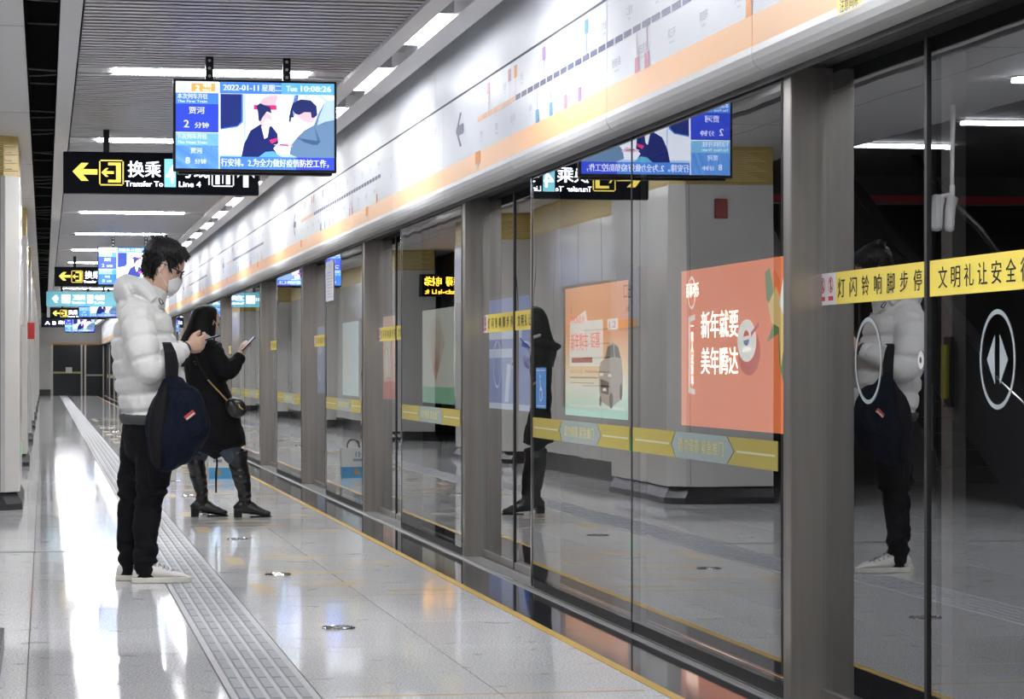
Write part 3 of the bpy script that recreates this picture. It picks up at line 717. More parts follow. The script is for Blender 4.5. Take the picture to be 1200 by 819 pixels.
cols = [(20.9, 23.3), (30.2, 32.4), (40.0, 42.2), (49.7, 52.0), (59.5, 61.6), (69.3, 71.4), (79, 81), (89, 91), (99, 101)]
for k, (a, b) in enumerate(cols): column(k + 1, a, b)
# nearest pier: glazed edge with steel trim
o = struct(empty('column', (0, 0, 0))); o['label'] = 'nearest narrow white column with glass edge at the left'
MB().box(-1.05, -.215, 9.55, 10.60, .16, ZC).build('cladding', M_colw, o, bevel=.01)
MB().box(-.215, -.180, 9.45, 10.62, .03, ZC).build('glass_edge', M_steelb, o)
m = MB(); m.prism(chamf(-1.05, -.155, 9.40, 10.66, .06), 'z', 0, .08); m.box(-1.05, -.185, 9.45, 10.63, .08, .17); m.build('plinth', M_base, o, fix=True)
MB().box(-.2155, -.179, 10.55, 10.60, .40, .62).build('latch', M_blackp, o)
def side_wall(k, a, b, x=-.63):
    o = struct(MB().box(x - .3, x, a, b, .18, 2.60).build('wall_%s' % ['near', 'middle', 'far', 'end'][k], M_colw))
    MB().box(x - .29, x - .012, a, b, 2.6, ZC).build('top_band', M_gold, o)
    MB().box(x - .3, x + .012, a, b, 0, .19).build('baseboard', M_base, o)
    p = MB()
    for j in range(16): p.rect((x - .011, a, 0), LX, UP, .1 * (j % 5), b - a - .1 * (j % 4), 2.63 + .016 * j, 2.635 + .016 * j)
    p.build('band_pattern', M_goldl, o)
    y = a + 1.2; j = MB()
    while y < b - .3: j.box(x - .001, x + .0008, y, y + .006, .19, 2.6); y += 1.2
    j.build('panel_joint', M_ink, o)
side_wall(0, 23.3, 30.2); side_wall(1, 42.2, 49.7); side_wall(2, 52.0, 110)
# things on the column and the wall (seen in the glass)
al = MB().box(0, .05, -.06, .06, -.08, .08).build('fire_alarm', mat('alarm_red', (.28, .02, .02), .4), bevel=.006, loc=(-.63, 20.85, 2.33), label='small dark red alarm box on front of second column', cat='alarm')
al.location = (-.60, 20.9, 2.40); al.rotation_euler = (0, 0, -PI / 2)
bd = empty('direction_board', (-.188, 22.85, 1.48), label='white direction board with orange foot on side of second column', cat='sign')
MB().box(0, .014, -.75, 0, -.02, .50).build('board', mat('board_white', (.62, .62, .66), .4), bd)
m = MB(); m.m = 0; m.text('出口', .15, (.0155, -.375, .24), LX, UP, align='C'); m.text('Exit', .09, (.0155, -.375, .12), LX, UP, align='C'); m.m = 1; m.rect((.0155, -.75, 0), LX, UP, 0, .75, -.02, .05)
m.build('lettering', [M_ink, M_orange], bd)
inf = empty('notice_board', (-.629, 24.6, .72), label='tall brown notice board on the wall past second column', cat='sign')
MB().box(0, .03, 0, 3.0, 0, 1.25).build('board', mat('board_brown', (.34, .26, .19), .4), inf, bevel=.004)
m = MB(); m.text('i', .2, (.0315, 2.5, .95), LX, UP); 
for q in range(5): m.rect((.0315, 0, 0), LX, UP, .3, 1.8 - .2 * (q % 2), .2 + q * .14, .215 + q * .14)
m.build('lettering', M_ink, inf)
st = MB().box(0, .003, 0, .14, 0, .11).build('exit_marker', mat('green_lit', (.10, .75, .25), .5, emit=.35, ecol=(.15, .85, .3)), loc=(-.189, 22.3, .38), label='small green running-figure exit marker low on second column', cat='sign')
m = MB(); m.poly3((.0035, .03, .02), LX, UP, [(.0, .0), (.015, .0), (.04, .035), (.065, 0), (.08, 0), (.055, .05), (.055, .07), (.02, .07), (.02, .045)]); m.build('pictogram', M_tagw, st)
fe = MB().box(-.03, .05, -.07, .07, 0, .19).build('fire_alarm_box', mat('ext_red', (.5, .02, .02), .35), bevel=.008, loc=(-.16, 30.9, 1.44), label='bright red box fixed to a far left column', cat='alarm')
MB().disc((.052, 0, .10), LX, UP, 0, 0, .03).build('call_button', M_tagw, fe)
# hall behind the columns
struct(MB().box(-9.3, -9.0, Y0, Y1, 0, 3.4).build('wall_left', mat('hall_wall', (.06, .06, .06), .5)))
struct(MB().box(-9.2, 2.75, Y0 - .2, Y0, 0, 3.4).build('wall_back', mat('back_wall', (.35, .35, .35), .5)))
hc = struct(MB().box(-9.1, -1.45, Y0, 16.5, 2.93, 3.37).build('trim_8', mat('hall_ceiling', (.36, .36, .36), .5)))
MB().box(-9.1, -1.45, 16.5, 24.9, 2.99, 3.37).build('ceiling_panel', mat('hall_ceiling_dark', (.07, .07, .075), .5), hc)
bh = struct(MB().box(-9.1, -1.2, 24.9, 25.1, 2.72, 3.37).build('trim_9', mat('bulkhead', (.05, .05, .05), .4)))
MB().box(-9.1, -1.2, 24.88, 24.9, 2.72, 2.80).build('red_strip', mat('dark_red_strip', (.50, .02, .04), .4), bh)
MB().box(-9.1, -1.2, 24.87, 24.9, 2.705, 2.72).build('bright_edge', M_steelb, bh)
struct(MB().box(-9.1, -1.45, 25.1, Y1, 3.3, 3.37).build('trim_10', mat('hall_ceiling_dark', (.07, .07, .075), .5)))
for k, (x, y_, l_) in enumerate(((-2.0, 21.3, 1.0), (-2.1, 19.2, .55), (-1.45, 15.6, 1.15), (-1.45, 11.0, 1.15), (-1.45, 6.4, 1.15))):  # last two are added out of view to brighten the column front
    lz = 2.895 if y_ < 16.5 else 2.975
    o = empty('hall_lamp', (x, y_, lz), label='thin white strip lamp in the dark hall ceiling, %s' % ['farthest', 'shorter second one', 'third one near the camera pipe', 'fourth one, added out of view to light the column', 'nearest one, added out of view to light the column'][k], cat='lamp', group='strip lamps in the dark stair hall')
    MB().box(-l_ / 2, l_ / 2, -.05, .05, -.02, .005).build('diffuser', M_hlamp if k < 2 else M_hlamp2, o); MB().box(-l_ / 2 - .02, l_ / 2 + .02, -.06, .06, .005, .012).build('housing', M_soffit, o)
# stairs rising away from the camera
stair = struct(empty('stair', (-4.6, 24.2, 0))); stair['label'] = 'dark granite staircase with handrails rising in the hall'
ms_ = mat('stair_granite', (.10, .10, .10), .35)
o0 = None
for i in range(24):
    if o0 is None: o0 = MB().box(-2.6, 1.2, 0, .34, 0, .155).build('step', ms_, stair, bevel=.004); o = o0
    else: o = place(bpy.data.objects.new('step', o0.data), stair)
    o.location = (0, i * .30, i * .155)
for sx in (-2.66, 1.22):
    m = MB(); m.add([(sx, -.2, 0), (sx, .3, .40), (sx, 7.3, 3.95), (sx, 7.3, 3.55), (sx, .5, 0), (sx + .06, -.2, 0), (sx + .06, .3, .40), (sx + .06, 7.3, 3.95), (sx + .06, 7.3, 3.55), (sx + .06, .5, 0)],
                    [(0, 1, 2, 3, 4), (9, 8, 7, 6, 5), (0, 5, 6, 1), (1, 6, 7, 2), (2, 7, 8, 3), (3, 8, 9, 4), (4, 9, 5, 0)])
    m.build('stringer', mat('stringer_grey', (.26, .26, .27), .4), stair, fix=True)
    m = MB(); m.tube([(sx + .03, -.3, .80), (sx + .03, .1, .95), (sx + .03, 7.2, 4.60)], .022, 8, sub=3)
    m.build('handrail', M_steel, stair)
    for i in range(7):
        MB().tube([(sx + .03, .2 + i * 1.1, .3 + i * .565), (sx + .03, .2 + i * 1.1, 1.0 + i * .565)], .014, 6).build('baluster', M_steel, stair)
# sloping escalator truss crossing the hall beside the stair
es = empty('escalator', (-2.6, 17.8, 0), label='dark escalator side with steel handrail in the stair hall', cat='escalator')
m = MB(); m.add([(0, 0, .0), (0, 6.8, 3.0), (0, 6.8, 2.2), (0, 1.9, 0), (.12, 0, 0), (.12, 6.8, 3.0), (.12, 6.8, 2.2), (.12, 1.9, 0)], [(0, 1, 2, 3), (7, 6, 5, 4), (0, 4, 5, 1), (1, 5, 6, 2), (2, 6, 7, 3), (3, 7, 4, 0)])
m.build('truss', mat('truss_dark', (.035, .035, .04), .3), es, fix=True)
MB().tube([(.06, -.6, .92), (.06, 0, .95), (.06, 6.4, 3.75)], .03, 8, sub=3).build('handrail', M_blackp, es)
MB().tube([(.14, .2, .1), (.14, 6.4, 2.84)], .008, 6).build('edge_trim', M_steelb, es)
# CCTV on a ceiling pipe
cc = empty('cctv_camera', (-1.10, 17.35, 2.92), label='white ceiling pipe carrying two cylindrical cameras beside the stair hall', cat='camera')
MB().tube([(0, 0, .02), (0, 0, -.56)], .016, 10).build('pipe', M_soffit, cc, smooth=True)
MB().tube([(0, 0, -.56), (0, 0, -.63), (.03, -.02, -.66)], .022, 10).build('joint', M_soffit, cc, smooth=True)
mc = mat('camera_shell', (.5, .5, .5), .4)
for dx in (0.0, .115):
    MB().tube([(dx, 0, -.65), (dx + .03, -.03, -.72), (dx + .065, -.10, -.86)], .046, 14).build('camera_body', mc, cc, smooth=True)
MB().tube([(0, 0, -.62), (.115, 0, -.64)], .014, 8).build('camera_arm', mc, cc)

# accessible lift sign in the far hall
sg = empty('accessible_sign', (-1.75, 40.0, 2.30), label='black hanging sign with yellow accessible lift wording in far hall', cat='sign')
MB().box(-.0, .95, -.05, .05, -.10, .24).build('box', M_signb, sg)
m = MB(); m.m = 0; m.text('无障碍电梯', .16, (.08, -.052, .07), (1, 0, 0), UP, bold=.02, wid=.78); m.text('Accessible Lift', .1, (.08, -.052, -.06), (1, 0, 0), UP, bold=.02, wid=.78); m.build('lettering', M_ye, sg)
MB().box(.2, .22, -.01, .01, .24, 1.0).box(.7, .72, -.01, .01, .24, 1.0).build('hanger', M_blackp, sg)
rc = struct(empty('column', (-2.2, 43.5, 0))); rc['label'] = 'round white hall column with gold top band'
def cyl(r, z0, z1, n=32): 
    return MB().prism([(r * math.cos(2 * PI * i / n), r * math.sin(2 * PI * i / n)) for i in range(n)], 'z', z0, z1)
cyl(.50, .16, 2.6).build('cladding', M_colw, rc, fix=True); cyl(.49, 2.6, 3.3).build('top_band', M_gold, rc, fix=True); cyl(.53, 0, .17).build('plinth', M_base, rc, fix=True)

# end wall of the platform
ew = struct(MB().box(-9.2, 2.75, 110, 110.3, 2.13, 3.4).box(-9.2, .28, 110, 110.3, 0, 2.13).build('wall_end', M_colw))
MB().box(.28, 2.6, 109.98, 110.2, 2.08, 2.16).build('orange_band', M_orange, ew)
MB().box(-1.0, .26, 109.97, 110, 0, .25).build('baseboard', M_base, ew)
de = struct(empty('door_22', (0, 110, 0))); de['label'] = 'dark glass end door across the platform head'
MB().box(.34, 2.42, .1, .14, 0, 2.1).build('glass', mat('end_glass', (.03, .035, .04), .08), de)
for x in (.28, 1.47, 1.62, 2.36): MB().box(x, x + .07, .04, .16, 0, 2.1).build('frame', M_steel, de)
MB().box(.36, 1.47, .06, .09, .90, .98).build('push_bar', mat('bar_yellowgreen', (.40, .42, .12), .4), de)
MB().box(1.7, 2.36, .06, .09, .80, .87).build('push_bar', mat('bar_grey', (.30, .34, .28), .4), de)
MB().box(.86, 1.12, .03, .055, .93, 1.16).build('notice', M_tagw, de)
struct(MB().box(2.42, 6.5, 110, 110.3, -1.3, 4.0).build('wall_tunnel_end', M_tunnel))
struct(MB().box(2.42, 6.5, Y0 - .3, Y0, -1.3, 4.0).build('wall_tunnel_near', M_tunnel))

# ------------------------------------------------------------------ hanging signs and screens
FX = (1, 0, 0)
def hang_sign(x, y, w_, full, label, kind=0):
    """kind 0: transfer / exit sign, 1: pale blue sign, 2: black sign with white text"""
    o = empty('hanging_sign', (x, y, 2.425), label=label, cat='sign', group='hanging direction signs over the platform')
    bodym = M_signb if kind != 1 else mat('sign_teal', (.10, .34, .42), .4, emit=.35, ecol=(.16, .50, .62))
    MB().box(0, w_, 0, .10, 0, .315).build('sign_box', bodym, o, bevel=.006)
    for q in (.30, w_ - .32): MB().box(q, q + .045, .03, .07, .315, ZC - 2.425 + .03).build('hanger', M_blackp, o)
    m = MB(); O = (0, -.003, 0); m.m = 0
    if kind == 0:
        m.poly3(O, FX, UP, [(.07, .165), (.135, .230), (.190, .230), (.145, .183), (.255, .183), (.255, .143), (.145, .143), (.190, .095), (.135, .095)])
        # exit pictogram in a rounded square
        x0, x1, z0, z1, t = .268, .452, .062, .255, .009
        for (a, b, c, d) in ((x0 + .01, x1 - .01, z0, z0 + t), (x0 + .01, x1 - .01, z1 - t, z1), (x0, x0 + t, z0 + .01, z1 - .01), (x1 - t, x1, z0 + .01, z1 - .01)): m.rect(O, FX, UP, a, b, c, d)
        m.poly3(O, FX, UP, [(.335, .215), (.335, .235), (.430, .235), (.430, .085), (.335, .085), (.335, .105), (.395, .105), (.395, .215)])
        m.poly3(O, FX, UP, [(.285, .160), (.318, .193), (.338, .193), (.318, .170), (.378, .170), (.378, .150), (.318, .150), (.338, .127), (.318, .127)])
        m.m = 1
        m.text('换乘', .132, (.485, -.003, .138), FX, UP, bold=.018, wid=.245)
        m.text('Transfer To', .058, (.462, -.003, .058), FX, UP, bold=.02, wid=.285)
        m.m = 2; m.rect(O, FX, UP, .758, .845, .055, .268)
        m.m = 1; m.text('4', .19, (.772, -.0045, .088), FX, UP, bold=.015, wid=.062)
        if full:
            m.text('号线', .132, (.875, -.003, .138), FX, UP, bold=.018, wid=.21); m.text('Line 4', .058, (.868, -.003, .058), FX, UP, bold=.02, wid=.165)
            x0, x1 = 1.115, 1.285
            for (a, b, c, d) in ((x0 + .01, x1 - .01, z0, z0 + t), (x0 + .01, x1 - .01, z1 - t, z1), (x0, x0 + t, z0 + .01, z1 - .01), (x1 - t, x1, z0 + .01, z1 - .01)): m.rect(O, FX, UP, a, b, c, d)
            m.rect(O, FX, UP, 1.090, 1.100, .075, .245); m.rect(O, FX, UP, 1.196, 1.204, .085, .235)
            for c in (1.16, 1.24):
                m.rect(O, FX, UP, c - .016, c + .016, .08, .165); m.poly3(O, FX, UP, [(c - .028, .165), (c + .028, .165), (c + .022, .205), (c - .022, .205)]); m.disc(O, FX, UP, c, .222, .012, n=12)
            m.poly3(O, FX, UP, [(1.355, .06), (1.395, .06), (1.395, .175), (1.44, .130), (1.44, .170), (1.375, .245), (1.31, .170), (1.31, .130), (1.355, .175)])
    elif kind == 1:
        m.m = 1
        m.poly3(O, FX, UP, [(.12, .165), (.185, .235), (.24, .235), (.19, .185), (.25, .20), (.25, .13), (.19, .145), (.24, .08), (.185, .08)])
        m.rect(O, FX, UP, .32, .50, .07, .25); m.text('卫生间', .11, (.56, -.003, .15), FX, UP, bold=.03, wid=.24); m.text('Toilets', .06, (.53, -.003, .06), FX, UP, bold=.02, wid=.28)
        m.rect(O, FX, UP, .86, .98, .07, .25); m.text('电梯', .11, (1.02, -.003, .15), FX, UP, bold=.03, wid=.2); m.text('Lift', .06, (1.02, -.003, .06), FX, UP, bold=.02, wid=.2)
    else:
        m.m = 1; m.text('A B', .15, (.12, -.003, .09), FX, UP, bold=.03, wid=.35); m.text('出口', .13, (.55, -.003, .11), FX, UP, bold=.03, wid=.3)
    m.build('lettering', [M_ye, M_we, M_ce], o)
    return o
hang_sign(.140, 20.25, 1.475, 1, 'large black transfer sign with yellow arrow behind the near screen')
hang_sign(.16, 43.2, 1.475, 1, 'smaller black transfer sign with yellow arrow left of the second screen')
hang_sign(.04, 57.0, 1.5, 1, 'pale teal hanging sign above the distant screens', 1)
hang_sign(.15, 72.0, 1.5, 1, 'distant black sign with yellow arrow under the teal sign')
hang_sign(-.10, 86.0, 1.3, 1, 'farthest black sign with white wording', 2)
# extra shadow-side sign seen only in the glass beside the near sign is the near sign's own box

def screen(x, y, label, detail=True):
    o = empty('information_screen', (x, y, 2.245), label=label, cat='screen', group='hanging train time screens')
    W_, H_ = .95, .535
    MB().box(0, W_, 0, .055, 0, H_).build('bezel', M_blackp, o, bevel=.004)
    MB().box(.03, W_ - .02, .055, .13, -.012, H_ - .03).build('rear_case', M_blackp, o, bevel=.004)
    for q in (.19, .64):
        MB().box(q, q + .045, .05, .09, H_, ZC - 2.245 + .03).build('bracket', M_blackp, o)
        d = MB()
        for j in range(3): d.disc((q + .0225, .049, H_ + .025 + .045 * j), FX, UP, 0, 0, .009, n=12)
        d.build('bracket_hole', mat('zinc', (.5, .5, .5), .4, .6), o)
    E_ = 1.0
    cm_ = dict(white=emis('scr_white', (.80, .84, .95), E_), b1=emis('scr_blue', (.035, .07, .62), E_), b2=emis('scr_midblue', (.07, .23, .70), E_), b3=emis('scr_lightblue', (.22, .48, .80), E_), cy=emis('scr_cyan', (.12, .42, .68), E_),
              navy=emis('scr_navy', (.015, .025, .16), .9), org=emis('scr_orange', (.95, .42, .12), E_), skin=emis('scr_skin', (.72, .50, .58), E_), hair=emis('scr_hair', (.02, .03, .14), .9),
              coat=emis('scr_coat', (.14, .25, .42), .9), red=emis('scr_red', (.70, .04, .20), .9), win=emis('scr_window', (.02, .035, .20), .9), grey=emis('scr_greyblue', (.45, .60, .80), E_), coat2=emis('scr_coat_dark', (.08, .15, .28), .9))
    keys = list(cm_); m = MB()
    def K(n_): m.m = keys.index(n_)
    def R(a0, a1, b0, b1, l=0): m.rect((0, -.001 - .0004 * l, 0), FX, UP, a0 * W_, a1 * W_, b0 * H_, b1 * H_)
    def PL(pts, l=1): m.poly3((0, -.001 - .0004 * l, 0), FX, UP, [(a * W_, b * H_) for a, b in pts])
    K('b3'); R(.015, .275, .03, .42)
    K('white'); R(.015, .275, .85, .975); R(.015, .275, .415, .425, 1); R(.275, .283, .03, .97, 1); R(.283, .985, .165, .85)
    K('b2'); R(.015, .275, .73, .85); R(.015, .275, .03, .28); K('b1'); R(.015, .275, .43, .73)
    K('cy'); R(.015, .275, .28, .415); R(.66, .985, .85, .975); K('b2'); R(.283, .66, .85, .975); K('b1'); R(.283, .985, .03, .165); K('b2'); R(.283, .75, .03, .165, 1)
    K('org'); R(.11, .255, .865, .955, 1)
    K('win'); PL([(.287, .47), (.39, .50), (.415, .55), (.415, .845), (.287, .845)]); K('b2'); PL([(.287, .455), (.39, .485), (.425, .54), (.425, .845), (.415, .845), (.415, .55), (.39, .50), (.287, .47)])
    K('red'); PL([(.49, .68), (.63, .68), (.63, .73), (.49, .73)]); K('skin'); PL([(.52, .73), (.62, .73), (.64, .83), (.60, .845), (.54, .80)], 0.5)
    K('grey'); PL([(.73, .845), (.76, .845), (.74, .62), (.73, .62)], 1); PL([(.80, .845), (.83, .845), (.81, .80)], 1); PL([(.88, .845), (.91, .845), (.95, .78), (.93, .78)], 1); R(.283, .985, .165, .19, .5); R(.43, .44, .19, .845, .5)
    K('navy'); PL([(.745, .845), (.765, .845), (.735, .60), (.705, .60)], 1)
    # seated woman on the picture
    K('navy'); PL([(.415, .165), (.43, .30), (.47, .45), (.53, .52), (.60, .50), (.635, .42), (.64, .32), (.61, .26), (.64, .18), (.64, .165)], 2)
    K('white'); PL([(.535, .50), (.585, .49), (.575, .38), (.555, .36)], 3); K('skin'); m.disc((0, -.0024, 0), FX, UP, .565 * W_, .565 * H_, .036, q2=.045); K('white'); m.disc((0, -.0026, 0), FX, UP, .575 * W_, .535 * H_, .024, q2=.024)
    K('hair'); PL([(.520, .56), (.515, .66), (.505, .72), (.53, .75), (.555, .73), (.59, .71), (.60, .64), (.57, .66), (.545, .60), (.53, .55)], 5)
    K('red'); PL([(.585, .35), (.64, .38), (.63, .34), (.60, .31)], 4); K('cy'); PL([(.52, .165), (.56, .22), (.61, .23), (.66, .165)], 3)
    # bending man on the picture
    K('coat'); PL([(.985, .80), (.93, .78), (.89, .66), (.86, .52), (.80, .46), (.755, .38), (.72, .30), (.71, .20), (.76, .165), (.985, .165)], 2)
    K('grey'); PL([(.985, .80), (.93, .78), (.89, .60), (.88, .52), (.93, .56), (.985, .58)], 3); K('coat2'); PL([(.86, .52), (.90, .34), (.88, .30), (.80, .34), (.755, .38), (.80, .33), (.86, .30), (.88, .36)], 4)
    K('skin'); PL([(.745, .60), (.80, .55), (.85, .55), (.87, .60), (.86, .72), (.76, .72)], 4); K('white'); PL([(.745, .62), (.77, .60), (.81, .53), (.79, .52), (.76, .56)], 5)
    K('hair'); PL([(.715, .68), (.73, .76), (.78, .80), (.84, .79), (.875, .73), (.88, .63), (.86, .60), (.845, .60), (.84, .66), (.80, .66), (.77, .63), (.745, .64), (.73, .68), (.715, .55), (.705, .55)], 6)
    K('skin'); PL([(.61, .30), (.70, .33), (.73, .28), (.66, .27)], 5); K('hair'); PL([(.65, .305), (.70, .30), (.70, .29), (.65, .295)], 6)
    # lettering
    K('white')
    def T(s_, sz, a, b, wd_=None, bold=.02, l=3, al='L'): m.text(s_, sz, (a * W_, -.001 - .0004 * l, b * H_), FX, UP, bold=bold, wid=wd_ * W_ if wd_ else None, align=al)
    T('本次列车开往', .034, .025, .790, .185); T('The First Train', .022, .025, .745, .18); T('贾河', .045, .095, .63, .095); T('2', .062, .065, .475, .03); T('分钟', .036, .13, .475, .085)
    T('下次列车开往', .034, .02, .355, .185); T('The Next Train', .022, .025, .300, .18); T('贾河', .036, .105, .20, .07); T('8', .052, .075, .085, .026); T('分钟', .032, .13, .085, .07)
    T('2022-01-11', .048, .305, .885, .215, .03); T('星期二', .044, .54, .885, .12, .03); T('Tue', .046, .69, .885, .065, .03); T('10:08:26', .048, .78, .885, .185, .03)
    T('行安排。2.为全力做好疫情防控工作，', .050, .29, .065, .66); T('2', .045, .135, .875, .025, l=4); T('号线', .022, .18, .915, .05, l=4); T('Line 2', .016, .18, .875, .05, l=4)
    K('grey'); T('中', .05, .045, .875, .045)
    m.build('display', [cm_[n_] for n_ in keys], o)
    return o
scr = screen(.735, 15.43, 'near hanging screen showing train times and two masked people')
for (x, y_, l_) in ((.72, 36.8, 'second hanging screen above the man in the white jacket'), (.75, 60.0, 'third hanging screen, under the teal sign'), (.62, 84.0, 'farthest small hanging screen')):
    c = copy_tree(scr); c.location = (x, y_, 2.245); c['label'] = l_

# ------------------------------------------------------------------ people
SK = mat('skin', (.62, .40, .30), .5, noise_s=30, noise_a=.05)
HAIR = mat('black_hair', (.006, .005, .006), .5, spec=.3, bump=.5, bump_s=90, stretch=(1, 1, .15))
HH = [-.118, -.108, -.09, -.065, -.04, 0, .04, .07, .095, .112, .121]
HF = [.060, .080, .090, .093, .092, .092, .094, .088, .068, .040, .010]
HB = [.030, .005, -.025, -.055, -.078, -.094, -.100, -.096, -.078, -.050, -.018]
HW = [.018, .036, .050, .060, .066, .072, .075, .073, .060, .040, .012]
def lerp(xs, ys, x):
    if x <= xs[0]: return ys[0]
    for i in range(len(xs) - 1):
        if x <= xs[i + 1]:
            t = (x - xs[i]) / (xs[i + 1] - xs[i]); return ys[i] * (1 - t) + ys[i + 1] * t
    return ys[-1]
def head_pt(th, h, off=0, face=True):
    f, b, w_ = lerp(HH, HF, h), lerp(HH, HB, h), lerp(HH, HW, h)
    x = (f + b) / 2 + ((f - b) / 2 + off) * math.cos(th); y = (w_ + off) * math.sin(th)
    if face:
        a = math.atan2(math.sin(th), math.cos(th))
        x += .026 * math.exp(-(a / .17) ** 2) * math.exp(-((h + .032) / .020) ** 2) + .012 * math.exp(-(a / .12) ** 2) * math.exp(-((h + .01) / .025) ** 2)
        x += .006 * math.exp(-(a / .35) ** 2) * math.exp(-((h + .074) / .010) ** 2)
        x -= .010 * math.exp(-((abs(a) - .42) / .16) ** 2) * math.exp(-((h - .004) / .014) ** 2)
        x += .006 * math.exp(-(a / .6) ** 2) * math.exp(-((h - .030) / .012) ** 2)
    return V((x, y, h))
def add_head(mb, M):
    n, k = 56, 44; vs = []; hs = [HH[0] + (HH[-1] - HH[0]) * (i / (k - 1)) for i in range(k)]
    for h in hs:
        for j in range(n): vs.append(M @ head_pt(2 * PI * j / n, h))
    fs = [(i * n + j, i * n + (j + 1) % n, (i + 1) * n + (j + 1) % n, (i + 1) * n + j) for i in range(k - 1) for j in range(n)]
    fs += [tuple(range(n - 1, -1, -1)), tuple((k - 1) * n + j for j in range(n))]
    mb.add(vs, fs)
    for s in (-1, 1):      # ears
        R = M.to_3x3() @ Matrix.Rotation(.35 * s, 3, 'Z')
        mb.ball(M @ V((-.008, s * .076, -.008)), .018, .008, .031, 12, 8, R)
def patch(M, th0, th1, h0, h1, off, keep, nt=40, nh=24, jitter=None):
    vs, idx, fs = [], {}, []
    P = [[None] * (nh + 1) for _ in range(nt + 1)]
    for i in range(nt + 1):
        for j in range(nh + 1):
            th = th0 + (th1 - th0) * i / nt; h = h0 + (h1 - h0) * j / nh
            P[i][j] = (th, h)
    def vid(i, j):
        if (i, j) not in idx:
            th, h = P[i][j]; o_ = off(th, h) if callable(off) else off
            idx[(i, j)] = len(vs); q_ = head_pt(th, h, 0, False); vs.append(M @ (q_ + (q_ - V((-.004, 0, .01))).normalized() * o_))
        return idx[(i, j)]
    for i in range(nt):
        for j in range(nh):
            if all(keep(*P[a][b]) for a, b in ((i, j), (i + 1, j), (i + 1, j + 1), (i, j + 1))):
                fs.append((vid(i, j), vid(i + 1, j), vid(i + 1, j + 1), vid(i, j + 1)))
    return vs, fs
def solid(o, t, off=-1):
    md = o.modifiers.new('solid', 'SOLIDIFY'); md.thickness = t; md.offset = off; return o
def add_hand(mb, wr, d, n, side, s=1.0, curl=(.5, .6, .5), thumb=.9, spread=.05):
    """wr wrist, d direction of the hand, n palm normal (fingers curl to it), side = direction of the thumb"""
    d, n, side = V(d).normalized(), V(n).normalized(), V(side).normalized()
    mb.limb([(*(V(wr) - d * .03), .024 * s, .020 * s), (*(V(wr) + d * .01), .027 * s, .019 * s), (*(V(wr) + d * .045 * s), .038 * s, .017 * s), (*(V(wr) + d * .085 * s), .041 * s, .013 * s)], side, 12, 3)
    for i, (o_, L) in enumerate(((.030, .92), (.010, 1.0), (-.010, .95), (-.029, .76))):
        p = V(wr) + d * (.082 - .004 * abs(i - 1)) * s + side * o_ * s; dd = (d + side * o_ * spread * 20).normalized(); a = 0; pts = [(*(p - dd * .02), .0098 * s, .0098 * s), (*p, .0095 * s, .0095 * s)]
        for q, l in enumerate((.042, .027, .022)):
            a += curl[q]; v = dd * math.cos(a) + n * math.sin(a); p = p + v * l * L * s; pts.append((*p, (.0088 - .0007 * q) * s, (.0085 - .0008 * q) * s))
        mb.limb(pts, side, 8, 2)
    p = V(wr) + d * .025 * s + side * .026 * s; v = (side * thumb + d * .75 + n * .45).normalized(); v2 = (side * .25 + d * 1.0 + n * .45).normalized()
    mb.limb([(*p, .014 * s, .014 * s), (*(p + v * .035 * s), .0125 * s, .012 * s), (*(p + v * .035 * s + v2 * .030 * s), .0108 * s, .010 * s), (*(p + v * .035 * s + v2 * .056 * s), .008 * s, .0075 * s)], side, 8, 2)
def wrinkle(amp, sc, seed=0, z=1.0):
    def f(c, n_):
        q = V((c.x * sc, c.y * sc, c.z * sc * z + seed)); return amp * (noise.noise(q) + .5 * noise.noise(q * 2.3))
    return f
def tufts(mb, M, n_, region, length, width, seed, lay=(.0, -.3, -.9), out=.3, h0=-.09, h1=.118):
    rnd = random.Random(seed); c = 0
    while c < n_:
        th = rnd.uniform(-PI, PI); h = rnd.uniform(h0, h1)
        if not region(th, h): continue
        c += 1
        p = head_pt(th, h, 0, False); q = (p - V((-.004, 0, .01))).normalized(); p = p + q * (.006 + .010 * max(0, min(1, h / .08)))
        t = V(lay) + V((rnd.uniform(-.4, .4), rnd.uniform(-.4, .4), rnd.uniform(-.3, .3))) + q * out
        t = t.normalized(); L = length * rnd.uniform(.6, 1.2); wv = q.cross(t).normalized() * width
        a, b = p - wv, p + wv; e_ = p + t * L + q * .002; m_ = p + q * .008 + t * L * .4
        mb.add([M @ a, M @ b, M @ e_, M @ m_], [(0, 3, 2), (3, 1, 2), (0, 1, 3), (0, 2, 1)])

# ---- man
def mp(u, y, dy=0): return ((u - 178) * .00448, dy, 1.10 - (y - 432) * .004416)
man = empty('person', (.55, 13.80, 0), label='man in white puffer jacket and glasses looking down at his phone', cat='person')
MH = Matrix.Translation(V(mp(189.5, 312.0)) + V((0, 0, 0))) @ Matrix.Rotation(math.radians(24), 4, 'Y') @ Matrix.Scale(1.06, 4)
b = MB(); add_head(b, MH)
def L(*pts): return [(*mp(p[0], p[1], p[2]), p[3], p[4]) for p in pts]
b.limb(L((166, 372, 0, .085, .07), (171, 352, 0, .062, .062), (178, 333, 0, .056, .058), (187, 316, 0, .05, .055)), (0, 1, 0), 16)
b.limb(L((166, 365, 0, .12, .07), (168, 385, 0, .17, .09), (168, 430, 0, .14, .09), (170, 470, 0, .13, .085), (172, 500, 0, .13, .085), (172, 520, 0, .10, .07)), (0, 1, 0), 20)
b.limb(L((165, 374, -.15, .06, .06), (167, 395, -.22, .05, .05), (172, 432, -.25, .045, .045), (190, 420, -.19, .04, .04), (213, 408, -.10, .027, .03)), (0, 1, 0), 12)
